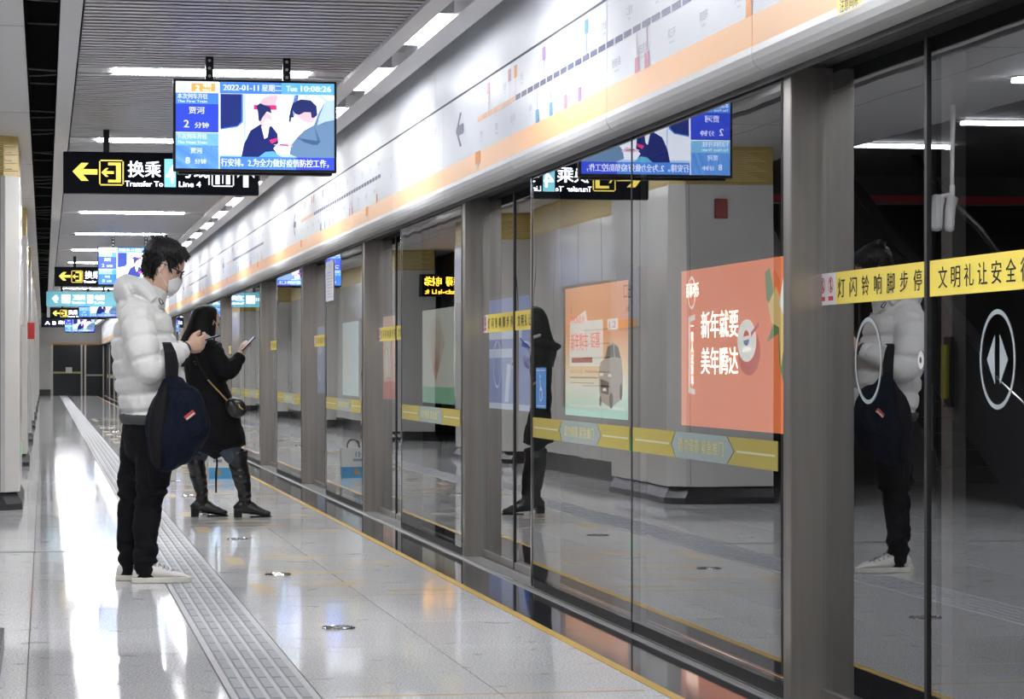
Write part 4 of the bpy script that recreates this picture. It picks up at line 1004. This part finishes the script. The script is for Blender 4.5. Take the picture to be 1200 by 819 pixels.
b.limb(L((165, 374, .15, .06, .06), (167, 395, .22, .05, .05), (174, 432, .25, .045, .045), (192, 420, .17, .04, .04), (216, 408, .06, .027, .03)), (0, 1, 0), 12)
add_hand(b, mp(216, 405.5, -.10), (.95, .35, .18), (.0, .8, .35), (-.05, -.1, 1), .95, (.6, .8, .6), .75)
add_hand(b, mp(217, 408, .085), (.95, -.35, .18), (0, -.7, .5), (-.05, .1, 1), .93, (.7, .8, .6), .6)
b.limb(L((174, 505, -.085, .070, .075), (177, 545, -.09, .065, .07), (174, 585, -.09, .056, .06), (170, 620, -.09, .052, .055), (169, 662, -.09, .036, .04), (170, 676, -.09, .04, .045)), (0, 1, 0), 14)
b.limb(L((168, 505, .085, .070, .075), (161, 545, .09, .065, .07), (156, 585, .09, .056, .06), (152, 620, .09, .052, .055), (151, 662, .09, .036, .04), (152, 676, .09, .04, .045)), (0, 1, 0), 14)
b.remesh('body', SK, man, .0052, 2)
# eyes, brows (part of the look of the face above the mask)
e = MB()
for s in (-1, 1): e.ball(MH @ V((.078, s * .031, .002)), .012, .012, .010, 12, 8)
e.build('eye', mat('eye_dark', (.05, .03, .025), .15), man, smooth=True)
hairline = lambda th: lerp([0, .35, .7, .95, 1.12, 1.3, 1.5, 1.8, 2.1, PI], [.080, .074, .056, .026, -.012, -.004, .030, -.030, -.082, -.098], abs(math.atan2(math.sin(th), math.cos(th))))
def off_m(th, h): return .010 + .012 * max(0, min(1, (h - .0) / .08)) + .004 * noise.noise(V((th * 5, h * 40, 0)))
vs, fs = patch(MH, -PI, PI, -.105, .121, off_m, lambda th, h: h > hairline(th), 72, 44)
hb = MB(); hb.add(vs, fs); hb.disc(MH @ V((-.003, 0, .1425)), MH.to_3x3() @ V((1, 0, 0)), MH.to_3x3() @ V((0, 1, 0)), 0, 0, .019, 0, 20, .019)
ho = hb.build('hair', HAIR, man, smooth=True)
tf = MB(); tufts(tf, MH, 900, lambda th, h: h > hairline(th) + .004, .026, .0035, 3, (.35, 0, -.75), .10)
tufts(tf, MH, 40, lambda th, h: abs(th) > 2.4 and h > .085, .034, .004, 5, (-.8, 0, .35), .35)
tufts(tf, MH, 90, lambda th, h: abs(th) < .8 and .084 < h < .11, .020, .005, 6, (.75, 0, -.45), .35)
tf.build('hair_strand', HAIR, man)
# mask with ear loops
MK = mat('mask_white', (.78, .80, .82), .8, bump=.15, bump_s=60)
mk = lambda th, h: abs(th) < lerp([-.112, -.09, -.045, -.01], [.62, 1.05, 1.12, .55], h) and h < -.012
vs, fs = patch(MH, -1.2, 1.2, -.118, -.006, lambda th, h: .012 + .020 * math.exp(-(th / .45) ** 2) * math.exp(-((h + .045) / .045) ** 2) + .0015 * math.sin(h * 420), mk, 40, 24)
o = MB().add(vs, fs).build('face_mask', MK, man, smooth=True); solid(o, .002, 0)
lp = MB()
for s in (-1, 1):
    lp.tube([MH @ head_pt(s * .98, -.030, .014, False), MH @ V((.025, s * .078, .0)), MH @ V((.003, s * .083, .020)), MH @ V((-.012, s * .086, .012))], .0018, 6, 3)
    lp.tube([MH @ head_pt(s * 1.0, -.085, .010, False), MH @ V((.015, s * .070, -.050)), MH @ V((-.004, s * .082, -.036)), MH @ V((-.010, s * .086, -.018))], .0018, 6, 3)
lp.build('ear_loop', MK, man)
gl = MB()
for s in (-1, 1):
    c = V((.106, s * .036, .0)); pts = []
    for i in range(17):
        a = 2 * PI * i / 16; pts.append(MH @ (c + V((-.25 * abs(.026 * math.cos(a)), .027 * math.cos(a) * s, .019 * math.sin(a)))))
    gl.tube(pts, .0032, 6)
    gl.tube([MH @ V((.100, s * .063, .006)), MH @ V((.086, s * .074, .008)), MH @ V((.0, s * .080, .010)), MH @ V((-.016, s * .080, -.008))], .0030, 6)
gl.tube([MH @ V((.108, -.010, .004)), MH @ V((.112, 0, .007)), MH @ V((.108, .010, .004))], .002, 6)
gl.build('glasses', M_blackp, man)
# jacket: torso, sleeves, hood
JK = mat('white_puffer', (.76, .755, .735), .62, bump=.12, bump_s=35, sheen=.2)
j = MB()
j.limb(L((170, 350, 0, .10, .085), (165, 362, 0, .19, .125), (167, 378, 0, .215, .150), (168, 400, 0, .205, .168), (172, 425, 0, .21, .178), (176, 450, 0, .215, .180), (178, 472, 0, .21, .172), (179, 489, 0, .20, .163)), (0, 1, 0), 40, 8, puff=(.098, .019), ex=2.3)
for s, xs in ((-1, 0), (1, 2)):
    j.limb(L((160, 366, s * .13, .09, .085), (160, 380, s * .19, .09, .092), (163, 402, s * .235, .085, .088), (170, 428, s * .245, .080, .082), (181, 430, s * .235, .075, .075), (196, 419, s * .185, .066, .064), (208 + xs, 411.5, s * .125, .054, .054), (213.5 + xs, 408.5, s * .105, .044, .044)), (0, 1, 0), 24, 8, puff=(.092, .014))
# collar + hood lying on the back
j.limb(L((172, 356, 0, .12, .10), (176, 344, 0, .105, .088), (178, 338, 0, .095, .080)), (0, 1, 0), 28, 4)
j.limb([(*mp(152, 354, -.11), .030, .060), (*mp(145, 343, -.07), .038, .072), (*mp(143, 341, 0), .042, .078), (*mp(145, 343, .07), .038, .072), (*mp(152, 354, .11), .030, .060)], (1, 0, 0), 18, 5)
j.limb([(*mp(178, 352, -.105), .03, .035), (*mp(163, 337, -.10), .036, .040), (*mp(151, 331, -.06), .036, .040), (*mp(148, 330, 0), .036, .040), (*mp(151, 331, .06), .036, .040), (*mp(162, 335, .10), .040, .045), (*mp(178, 352, .105), .03, .035)], (0, 0, 1), 16, 5)
j.limb([(*mp(186, 356, -.085), .020, .022), (*mp(176, 342, -.098), .025, .025), (*mp(164, 330, -.09), .03, .03)], (0, 0, 1), 12, 4)
jo = j.remesh('jacket', JK, man, .0065, 1, disp=lambda c, n_: wrinkle(.007, 9, 3, .7)(c, n_) + wrinkle(.0035, 26, 1, .6)(c, n_))
m = MB(); m.limb(L((178.8, 486, 0, .212, .176), (179, 494, 0, .204, .167)), (0, 1, 0), 40, 2, ex=2.3); m.build('jacket_hem', mat('charcoal_rib', (.05, .055, .055), .8), man, smooth=True)
for s in (-1, 1): m = MB(); m.limb(L((212.5 + (s > 0) * 2, 409.3, s * .108, .041, .041), (216 + (s > 0) * 2, 407, s * .096, .034, .034)), (0, 1, 0), 18, 2); m.build('cuff', mat('dark_rib', (.03, .03, .033), .8), man, smooth=True)
m = MB()
m.tube([mp(180, 346, -.108), mp(187, 352, -.10), mp(190, 356, -.085)], .003, 6, 3); m.tube([mp(190, 356, -.085), mp(187, 357, -.10), mp(184, 351, -.112)], .0025, 6, 3)
m.build('drawcord', M_blackp, man)
# trousers
TR = mat('black_denim', (.007, .007, .009), .85, spec=.15, noise_s=60, noise_a=.2, bump=.25, bump_s=30)
t = MB()
t.limb(L((172, 478, 0, .15, .12), (171, 500, 0, .165, .125), (171, 525, 0, .155, .115), (170, 540, 0, .10, .08)), (0, 1, 0), 24)
t.limb(L((174, 500, -.085, .09, .105), (179, 530, -.09, .088, .098), (178, 560, -.09, .080, .088), (174, 585, -.09, .068, .072), (170.5, 615, -.09, .063, .068), (169.5, 640, -.09, .058, .062), (169, 660, -.09, .052, .056), (168.5, 671, -.09, .048, .05)), (0, 1, 0), 24, 6)
t.limb(L((166, 500, .085, .09, .105), (163, 530, .09, .088, .098), (158, 560, .09, .078, .084), (154.5, 585, .09, .066, .070), (152.5, 615, .09, .062, .066), (151.5, 640, .09, .056, .060), (151, 658, .09, .050, .052), (150.5, 669, .09, .046, .048)), (0, 1, 0), 24, 6)
t.remesh('trousers', TR, man, .008, 2, disp=lambda c, n_: wrinkle(.009, 10, 9, 1.6)(c, n_) + (.006 * math.sin(c.z * 75 + 6 * noise.noise(c * 9)) if (c.z < .20 or .38 < c.z < .52) else 0))
for (u_, q) in ((168.8, -.09), (151.3, .09)):
    MB().limb(L((u_, 664, q, .047, .050), (u_ + .5, 672, q, .044, .050), (u_ + 1.5, 678, q, .046, .056)), (0, 1, 0), 18, 3).build('sock', TR, man, smooth=True)
def shoe(parent, u_, yy, sx=1.0):
    ox = (u_ - 178) * .00448; prof = []
    up = MB(); so = MB()
    P_ = [(-.075, .050, .030), (-.06, .095, .036), (-.02, .110, .042), (.03, .105, .046), (.075, .080, .049), (.12, .062, .051), (.17, .052, .048), (.205, .040, .036), (.222, .026, .018)]
    vs = []; n = 20
    for (x, h, w_) in P_:
        for k in range(n):
            a = 2 * PI * k / n; vs.append((ox + x * sx, yy + w_ * .92 * math.cos(a), .022 + max(0, (h - .022) / 2 * (1 + math.sin(a)))))
    fs = [(i * n + k, i * n + (k + 1) % n, (i + 1) * n + (k + 1) % n, (i + 1) * n + k) for i in range(len(P_) - 1) for k in range(n)] + [tuple(range(n - 1, -1, -1)), tuple((len(P_) - 1) * n + k for k in range(n))]
    up.add(vs, fs)
    out = [(x, w_) for x, h, w_ in P_]; ring_ = [(ox + (x - .006 if i == 0 else x + .008 if i == len(out) - 1 else x) * sx, yy - w_ - .004) for i, (x, w_) in enumerate(out)] + [(ox + x * sx, yy + w_ + .004) for x, w_ in reversed(out)]
    so.prism(ring_, 'z', 0, .030)
    sh = up.build('shoe', mat('shoe_leather', (.72, .70, .66), .5, noise_s=20, noise_a=.05, bump=.1, bump_s=25), parent, smooth=True, fix=True)
    sb = sh.modifiers.new('sub', 'SUBSURF'); sb.levels = sb.render_levels = 1
    so.build('sole', mat('shoe_sole', (.66, .63, .56), .7, noise_s=15, noise_a=.1), sh, bevel=.006, fix=True)
    lc = MB()
    for i in range(5):
        x = ox + (.035 + .022 * i) * sx; z = .108 - .0085 * i - .002 * i
        lc.tube([(x, yy - .030, z - .012), (x + .006, yy, z + .006), (x + .012, yy + .030, z - .012)], .0032, 6, 3)
    lc.build('laces', mat('lace_grey', (.45, .45, .46), .8), sh)
shoe(man, 171, -.09); shoe(man, 153.5, .09)
# phone in his hands
ph = MB().box(-.078, .078, -.037, .037, -.0045, .0045).build('smartphone', mat('phone_black', (.01, .01, .012), .1), bevel=.004, label='black smartphone held flat by the man in white', cat='phone')
ph.location = V((.55, 13.80, 0)) + V(mp(238.5, 398.2, -.02)); ph.rotation_euler = (0, math.radians(-17), math.radians(4))
MB().box(-.074, .074, -.034, .034, .0045, .0052).build('screen', emis('phone_glow', (.30, .34, .42), .4), ph)

# backpack hanging from his right forearm
NAVY = mat('navy_nylon', (.004, .0065, .016), .75, spec=.12, noise_s=25, noise_a=.12, bump=.2, bump_s=30)
BLK = mat('black_nylon', (.005, .005, .006), .7, spec=.2)
bp_o = empty('backpack', (.55, 13.80 - .30, 0), label='navy backpack with red and white label hanging from the man\'s forearm', cat='backpack')
def pillow(outline, cy, th, n=14, yoff=0, asym=1.0):
    pts = [V((x, 0, z)) for x, z in outline]; c = sum(pts, V((0, 0, 0))) / len(pts); k = len(pts); vs, fs = [], []
    rr = [math.cos(PI / 2 * (1 - i / n)) for i in range(1, n + 1)]
    for sgn in (-1, 1):
        base = len(vs); vs.append(c + V((0, cy + sgn * th * (1 if sgn < 0 else asym), 0)))
        for r_ in rr:
            hh = th * (1 - r_ ** 2.6) ** .5 if r_ < 1 else 0
            for p in pts: vs.append(c + (p - c) * r_ + V((0, cy + sgn * hh * (1 if sgn < 0 else asym), 0)))
        for q in range(k): fs.append((base, base + 1 + q, base + 1 + (q + 1) % k))
        for i in range(n - 1):
            for q in range(k): a = base + 1 + i * k; fs.append((a + q, a + k + q, a + k + (q + 1) % k, a + (q + 1) % k))
    return vs, fs
def smooth_outline(px, conv, sub=4):
    P = [V((*conv(*p), 0)) for p in px]; out = []; k = len(P)
    for i in range(k):
        p0, p1, p2, p3 = P[i - 1], P[i], P[(i + 1) % k], P[(i + 2) % k]
        for q in range(sub):
            t = q / sub; v = .5 * ((2 * p1) + (p2 - p0) * t + (2 * p0 - 5 * p1 + 4 * p2 - p3) * t * t + (3 * p1 - p0 - 3 * p2 + p3) * t ** 3); out.append((v.x, v.y))
    return out
cv = lambda u, y: (mp(u, y)[0], mp(u, y)[2])
main = smooth_outline([(190, 443), (204, 441), (216, 448), (227, 458), (233, 474), (239, 490), (238, 508), (231, 524), (218, 537), (207, 542), (196, 551), (182, 549), (174, 538), (170, 515), (170, 492), (174, 474), (181, 458)], cv)
m = MB(); m.add(*pillow(main, 0, .105))
shell = m.remesh('shell', NAVY, bp_o, .006, 2, disp=lambda c, n_: wrinkle(.016, 7, 4, .8)(c, n_) + wrinkle(.006, 20, 9, .7)(c, n_))
fp = smooth_outline([(196, 478), (205, 458), (216, 455), (226, 462), (232, 478), (236, 492), (231, 507), (215, 512), (201, 508)], cv)
# raised front pocket with piping that follows the flank turned to the camera
m = MB(); m.add(*pillow([(x * .98 + .002, z - .004) for x, z in fp], -.085, .030))
fpo = m.remesh('front_pocket', NAVY, bp_o, .005, 2, disp=lambda c, n_: wrinkle(.007, 12, 2)(c, n_) + wrinkle(.004, 28, 5)(c, n_))
def bag_surf(x, z): return -.088 - .022
pp = [(x, -.092 + .010 * ((i % 7) / 7.0), z) for i, (x, z) in enumerate(fp)]
sp_ = smooth_outline([(172, 478), (183, 457), (191, 447), (194, 470), (190, 500), (186, 530), (184, 546), (175, 540), (171, 515)], cv)
m = MB(); m.add(*pillow(sp_, -.055, .050)); m.remesh('back_panel', BLK, bp_o, .006, 3, disp=wrinkle(.006, 12, 8))
from mathutils.bvhtree import BVHTree
trees = [BVHTree.FromPolygons([v.co for v in o_.data.vertices], [p.vertices for p in o_.data.polygons]) for o_ in (shell, fpo)]
def on_bag(u, y):
    x, z = cv(u, y); hs = [t_.ray_cast(V((x, -1, z)), V((0, 1, 0)))[0] for t_ in trees]; ys_ = [h.y for h in hs if h is not None]
    return V((x, (min(ys_) if ys_ else 0) - .001, z))
m = MB()
for line in ([(190, 462), (197, 455), (207, 453), (219, 455), (228, 462)], [(189, 500), (192, 480), (197, 463)], [(199, 512), (213, 512), (226, 505), (236, 492)], [(189, 543), (190, 525), (189, 500)]):
    pts = []
    for i in range(len(line) - 1):
        for q in range(5): t_ = q / 5; pts.append(on_bag(line[i][0] * (1 - t_) + line[i + 1][0] * t_, line[i][1] * (1 - t_) + line[i + 1][1] * t_))
    pts.append(on_bag(*line[-1])); m.tube(pts, .0028, 6)
m.build('zip_seam', BLK, bp_o)
m = MB(); a = V((*cv(0, 0), 0)); R_ = Matrix.Rotation(math.radians(37), 3, 'Y')
m.box(-.029, .029, -.0035, 0, -.013, .013); lab = m.build('brand_label', mat('label_red', (.40, .04, .03), .6), bp_o, bevel=.002); x_, z_ = cv(216, 485); lab.location = (x_, on_bag(216, 485).y - .002, z_); lab.rotation_euler = (0, math.radians(-38), math.radians(3))
m = MB(); m.box(-.026, .026, -.0045, -.0035, -.010, -.001); lt = m.build('label_stripe', mat('label_white', (.55, .52, .45), .6), lab)
# wide padded strap over the forearm
m = MB()
def strap(pts, hw, t=.007):
    vs = []; fs = []
    for i, (x, y, z, w2) in enumerate(pts):
        for (dx, dy) in ((-w2, -t), (w2, -t), (w2, t), (-w2, t)): vs.append((x + dx, y + dy, z))
    for i in range(len(pts) - 1):
        for q in range(4): fs.append((i * 4 + q, i * 4 + (q + 1) % 4, (i + 1) * 4 + (q + 1) % 4, (i + 1) * 4 + q))
    fs += [(3, 2, 1, 0), tuple((len(pts) - 1) * 4 + q for q in range(4))]
    return vs, fs
def sp3(u, y, dy, w2): x, _, z = mp(u, y); return (x, dy, z, w2)
m.add(*strap([sp3(191, 403, .060, .020), sp3(191.5, 401.5, .02, .022), sp3(192, 404, -.012, .024), sp3(195, 413, -.022, .030), sp3(197, 426, -.022, .034), sp3(197, 440, -.020, .032), sp3(196, 452, -.015, .028)], 0))
m.build('strap', BLK, bp_o, fix=True, bevel=.003)
MB().tube([mp(169, 545, -.06), mp(171, 556, -.075), mp(173, 566, -.07)], .004, 6, 3).build('strap_end', BLK, bp_o)

# ---- woman
def wp(u, y, dy=0): return ((u - 268) * .0064, dy, 1.10 - (y - 432) * .00632)
wom = empty('person', (1.34, 19.70, 0), label='woman in long black coat and tall boots holding a phone', cat='person')
def LW(*pts): return [(*wp(p[0], p[1], p[2]), p[3], p[4]) for p in pts]
WH = Matrix.Translation(V(wp(244.5, 377.5, .02))) @ Matrix.Rotation(math.radians(32), 4, 'Z') @ Matrix.Rotation(math.radians(14), 4, 'Y') @ Matrix.Scale(.97, 4)
b = MB(); add_head(b, WH)
b.limb(LW((240, 408, 0, .07, .06), (240, 395, .01, .048, .05), (242, 384, .02, .045, .05)), (0, 1, 0), 14)
b.limb(LW((240, 404, 0, .10, .06), (242, 420, 0, .15, .095), (246, 450, 0, .12, .09), (248, 480, 0, .145, .11), (250, 505, 0, .14, .11)), (0, 1, 0), 18)
b.limb(LW((248, 410, -.13, .05, .05), (256, 425, -.17, .042, .042), (264, 436, -.18, .038, .038), (274, 424, -.16, .032, .032), (281, 415, -.14, .023, .026)), (0, 1, 0), 12)
b.limb(LW((240, 410, .13, .05, .05), (242, 430, .18, .042, .042), (248, 448, .20, .036, .036), (262, 440, .17, .03, .03), (274, 430, .12, .023, .026)), (0, 1, 0), 12)
add_hand(b, wp(281.5, 414.5, -.14), (.45, .15, .85), (.5, .6, -.2), (-.4, .4, .3), .85, (.5, .8, .6), .7)
add_hand(b, wp(274, 430, .12), (.8, -.4, .3), (0, -.5, .6), (0, .3, 1), .8, (.7, .8, .6), .6)
for (pts) in (((252, 500, -.08, .08, .09), (266, 522, -.085, .066, .072), (278, 540, -.085, .052, .056), (283, 562, -.085, .046, .05), (287, 590, -.085, .032, .036), (288, 600, -.085, .03, .04)),
              ((246, 500, .08, .08, .09), (238, 522, .085, .066, .072), (233, 540, .085, .052, .056), (235, 562, .085, .046, .05), (238, 590, .085, .032, .036), (239, 600, .085, .03, .04))):
    b.limb(LW(*pts), (0, 1, 0), 12)
b.remesh('body', SK, wom, .0055, 2)
e = MB()
for s in (-1, 1): e.ball(WH @ V((.078, s * .030, .002)), .011, .011, .009, 10, 8)
e.build('eye', MATS['eye_dark'], wom, smooth=True)
mkw = mat('mask_blue', (.36, .60, .66), .8)
vs, fs = patch(WH, -1.2, 1.2, -.118, -.006, lambda th, h: .012 + .018 * math.exp(-(th / .5) ** 2) * math.exp(-((h + .045) / .045) ** 2), mk, 32, 20)
solid(MB().add(vs, fs).build('face_mask', mkw, wom, smooth=True), .002, 0)
lp = MB()
for s in (-1, 1): lp.tube([WH @ head_pt(s * .98, -.030, .014, False), WH @ V((.02, s * .080, .0)), WH @ V((-.01, s * .084, .015))], .002, 6, 3)
lp.build('ear_loop', MK, wom)
# long hair: cap, then a curtain over shoulders and back
hw = MB()
hl = lambda th: lerp([0, .5, .9, 1.2, PI], [.075, .060, .02, -.10, -.118], abs(math.atan2(math.sin(th), math.cos(th))))
cen = V(wp(244.5, 377.5, .02)); n = 90; yw = math.radians(32); vs = []
lv = [(.128, -.010, .006, .006, .0), (.124, -.011, .034, .032, .0), (.112, -.012, .064, .060, .05), (.092, -.014, .084, .078, .25), (.060, -.018, .095, .088, .62), (.02, -.026, .101, .094, .80), (-.04, -.042, .106, .102, .82), (-.09, -.058, .112, .120, .80),
      (-.14, -.070, .118, .140, .80), (-.19, -.078, .116, .155, .85), (-.25, -.085, .100, .158, .95), (-.33, -.090, .080, .15, 1.1)]
for (dz, cx, rx, ry, op) in lv:
    for k in range(n + 1):
        a = op + (2 * PI - 2 * op) * k / n; low = max(0, min(1, (.08 - dz) / .12))
        g = 1 + low * (.035 * noise.noise(V((a * 5, dz * 1.5, 5))) + .022 * noise.noise(V((a * 16, dz * 2, 1))))
        p = Matrix.Rotation(yw, 3, 'Z') @ V((rx * math.cos(a) * g, ry * math.sin(a) * g, 0))
        vs.append(cen + p + V((cx, 0, dz)))
fs = [(i * (n + 1) + k, i * (n + 1) + k + 1, (i + 1) * (n + 1) + k + 1, (i + 1) * (n + 1) + k) for i in range(len(lv) - 1) for k in range(n)]
hw.add(vs, fs); solid(hw.build('hair', mat('long_black_hair', (.005, .0045, .005), .6, spec=.15, bump=.6, bump_s=55, stretch=(1, 1, .06)), wom, smooth=True), .008, 0)
# coat
CT = mat('black_coat', (.0055, .0055, .0065), .8, spec=.15, bump=.25, bump_s=28)
c = MB()
c.limb(LW((240, 400, 0, .11, .08), (240, 408, 0, .18, .105), (241, 424, 0, .205, .145), (243, 448, 0, .205, .150), (247, 472, 0, .225, .172), (252, 496, 0, .24, .200), (253.5, 514, 0, .25, .222), (253.5, 520, 0, .25, .225)), (0, 1, 0), 36, 8, ex=2.3, puff=(.16, .007))
c.limb(LW((247, 406, -.12, .075, .07), (253, 418, -.18, .078, .075), (263, 434, -.20, .072, .072), (270, 431, -.19, .064, .064), (277, 423, -.165, .056, .056), (281.5, 417, -.145, .044, .044)), (0, 1, 0), 20, 8, puff=(.12, .008))
c.limb(LW((238, 406, .12, .075, .07), (240, 422, .18, .078, .075), (247, 446, .20, .072, .072), (256, 446, .19, .062, .062), (268, 436, .145, .052, .052), (273, 431, .125, .042, .042)), (0, 1, 0), 20, 8, puff=(.12, .008))
c.limb([(*wp(256, 406, -.10), .03, .05), (*wp(240, 402, -.15), .035, .06), (*wp(226, 404, -.10), .04, .07), (*wp(221, 406, 0), .04, .075), (*wp(226, 404, .10), .04, .07), (*wp(240, 400, .14), .035, .06)], (0, 0, 1), 14, 5)
co_ = c.remesh('coat', CT, wom, .008, 2, disp=lambda p, n_: wrinkle(.008, 8, 7, .6)(p, n_) + wrinkle(.004, 22, 3)(p, n_))
MB().tube([wp(238, 392, -.12), wp(243, 394, -.135), wp(249, 398, -.13)], .012, 8, 3).build('hood_lining', mat('pale_lining', (.42, .42, .42), .9), wom, smooth=True)
m = MB()
for (u_, y_) in ((227, 424), (229, 427), (253, 403), (240, 476), (251, 409)): m.tube([wp(u_, y_, -.205), wp(u_ + 2.5, y_ - 1.5, -.205)], .004, 6)
m.build('zip_pull', M_steelb, wom)
# jeans and boots
JN = mat('blue_jeans', (.045, .065, .095), .8, noise_s=40, noise_a=.2, bump=.2, bump_s=30)
m = MB()
m.limb(LW((254, 500, -.07, .09, .10), (264, 516, -.08, .084, .092), (273, 532, -.085, .072, .078), (277, 540, -.085, .06, .06)), (0, 1, 0), 20, 5)
m.limb(LW((246, 500, .07, .09, .10), (240, 516, .08, .080, .088), (235, 532, .085, .068, .074), (234, 540, .085, .06, .06)), (0, 1, 0), 20, 5)
m.remesh('jeans', JN, wom, .008, 2, disp=wrinkle(.005, 14, 2, 1.5))
BT = mat('boot_leather', (.012, .012, .013), .26, bump=.2, bump_s=18)
def boot(pts, foot_u, dy, ang):
    m = MB(); m.limb(LW(*pts), (0, 1, 0), 24, 6)
    fx, _, _ = wp(foot_u, 600)
    m.limb([(fx - .052, dy, .105, .036, .05), (fx - .035, dy, .085, .040, .058), (fx + .03, dy - .002, .070, .042, .050), (fx + .09, dy - .004, .048, .044, .034), (fx + .145, dy - .006, .032, .040, .024), (fx + .178, dy - .008, .026, .022, .018)], (0, 1, 0), 18, 4)
    bo = m.remesh('boot', BT, wom, .006, 2, disp=lambda c_, n_: .0022 * math.sin(c_.z * 90 + 5 * noise.noise(c_ * 8)) * (1 if .14 < c_.z < .50 else .3))
    h = MB(); h.prism([(fx - .088, dy - .034), (fx - .030, dy - .036), (fx - .030, dy + .036), (fx - .088, dy + .034)], 'z', 0, .062); h.build('heel', M_blackp, bo, bevel=.004, fix=True)
    s_ = MB(); s_.prism([(fx + .03, dy - .040), (fx + .12, dy - .044), (fx + .17, dy - .03), (fx + .188, dy - .006), (fx + .17, dy + .02), (fx + .12, dy + .038), (fx + .03, dy + .036)], 'z', 0, .012); s_.build('sole', M_blackp, bo, fix=True)
boot(((278, 529, -.085, .076, .080), (279.5, 545, -.085, .068, .070), (283, 560, -.085, .062, .066), (286, 575, -.085, .050, .052), (287, 588, -.085, .044, .045), (287.5, 596, -.085, .042, .046)), 288, -.085, 0)
boot(((232.5, 529, .085, .070, .072), (232.5, 545, .085, .066, .066), (235, 560, .085, .060, .062), (238, 575, .085, .050, .050), (239, 588, .085, .044, .044), (239.5, 596, .085, .042, .046)), 240, .085, 0)
# her phone
ph = MB().box(-.0045, .0045, -.034, .034, -.072, .072).build('smartphone', MATS['phone_black'], bevel=.004, label='dark smartphone raised in the hand of the woman in black', cat='phone')
ph.location = V((1.34, 19.70, 0)) + V(wp(289.8, 403, -.14)); ph.rotation_euler = (0, math.radians(44), math.radians(8))
MB().box(-.0052, -.0045, -.031, .031, -.068, .068).build('screen', MATS['phone_glow'], ph)
# crossbody handbag
hbag = empty('handbag', (1.34, 19.70 - .27, 0), label='small black quilted handbag on a gold chain at the woman\'s hip', cat='handbag')
cw = lambda u, y: (wp(u, y)[0], wp(u, y)[2])
out = smooth_outline([(264, 468), (272, 466), (280, 468), (286, 474), (287, 483), (281, 488), (272, 490), (266, 485), (263, 477)], cw)
m = MB(); m.add(*pillow(out, 0, .045)); m.remesh('pouch', mat('bag_leather', (.012, .011, .011), .3, bump=.6, bump_s=22), hbag, .006, 2)
out = smooth_outline([(269, 468), (279, 467), (285, 473), (285, 479), (279, 481), (272, 478)], cw)
m = MB(); m.add(*pillow(out, -.030, .022)); m.remesh('flap', MATS['bag_leather'], hbag, .005, 2)
GD = mat('gold_metal', (.75, .55, .28), .3, .9)
m = MB(); m.tube([wp(277, 473, -.055), wp(279, 477, -.056), wp(282, 479, -.054)], .0045, 6, 3); m.build('clasp', GD, hbag)
m = MB(); p0, p1 = V(wp(243, 445, .035)), V(wp(264.5, 469, -.012)); N_ = 26
for i in range(N_):
    a = p0.lerp(p1, i / N_); q = p0.lerp(p1, (i + 1.25) / N_); m.tube([a, q], .0045 if i % 2 else .0065, 6)
m.build('chain_strap', GD, hbag)
m = MB(); m.limb([(*wp(228, 418, .01), .012, .003), (*wp(235, 432, .03), .012, .003), (*wp(243, 445, .036), .012, .003)], (1, 0, 0), 8, 3); m.build('leather_strap', BLK, hbag)
# paper bag on the floor behind her
pbx = empty('paper_bag', (1.75, 26.6, 0), label='blue and white paper carrier bag standing behind the woman\'s legs', cat='bag')
pb = MB(); pb.m = 0; pb.prism([(-.13, -.055), (.12, -.055), (.12, .055), (-.13, .055)], 'z', .10, .30); pb.m = 1; pb.prism([(-.13, -.056), (.12, -.056), (.12, .056), (-.13, .056)], 'z', 0, .11)
pb.build('bag_body', [mat('paper_white', (.62, .64, .62), .6), mat('paper_blue', (.06, .26, .46), .6)], pbx, fix=True)
m = MB(); m.m = 0
for a in range(6):
    q = a * PI / 3; m.poly3((-.05, -.058, .235), FX, UP, [(.006 * math.cos(q), .006 * math.sin(q)), (.028 * math.cos(q - .3), .028 * math.sin(q - .3)), (.028 * math.cos(q + .3), .028 * math.sin(q + .3))])
m.text('郑州地铁', .035, (-.09, -.058, .165), FX, UP, bold=.02, wid=.09); m.m = 1; m.disc((-.04, -.0585, .06), FX, UP, 0, 0, .028)
m.build('print', [mat('print_blue', (.03, .08, .30), .6), mat('print_tan', (.35, .22, .10), .6)], pbx)
m = MB()
for yy in (-.05, .05): m.tube([(-.07, yy, .29), (-.06, yy, .36), (-.01, yy, .385), (.05, yy, .36), (.06, yy, .29)], .004, 6, 3)
m.build('handle', M_blackp, pbx)
MB().limb([(*wp(252, 520, -.05), .006, .003), (*wp(255, 540, -.06), .007, .003), (*wp(254, 556, -.06), .008, .003), (*wp(254, 577, -.055), .007, .003)], (1, 0, 0), 8, 3).build('coat_tie', BLK, wom)
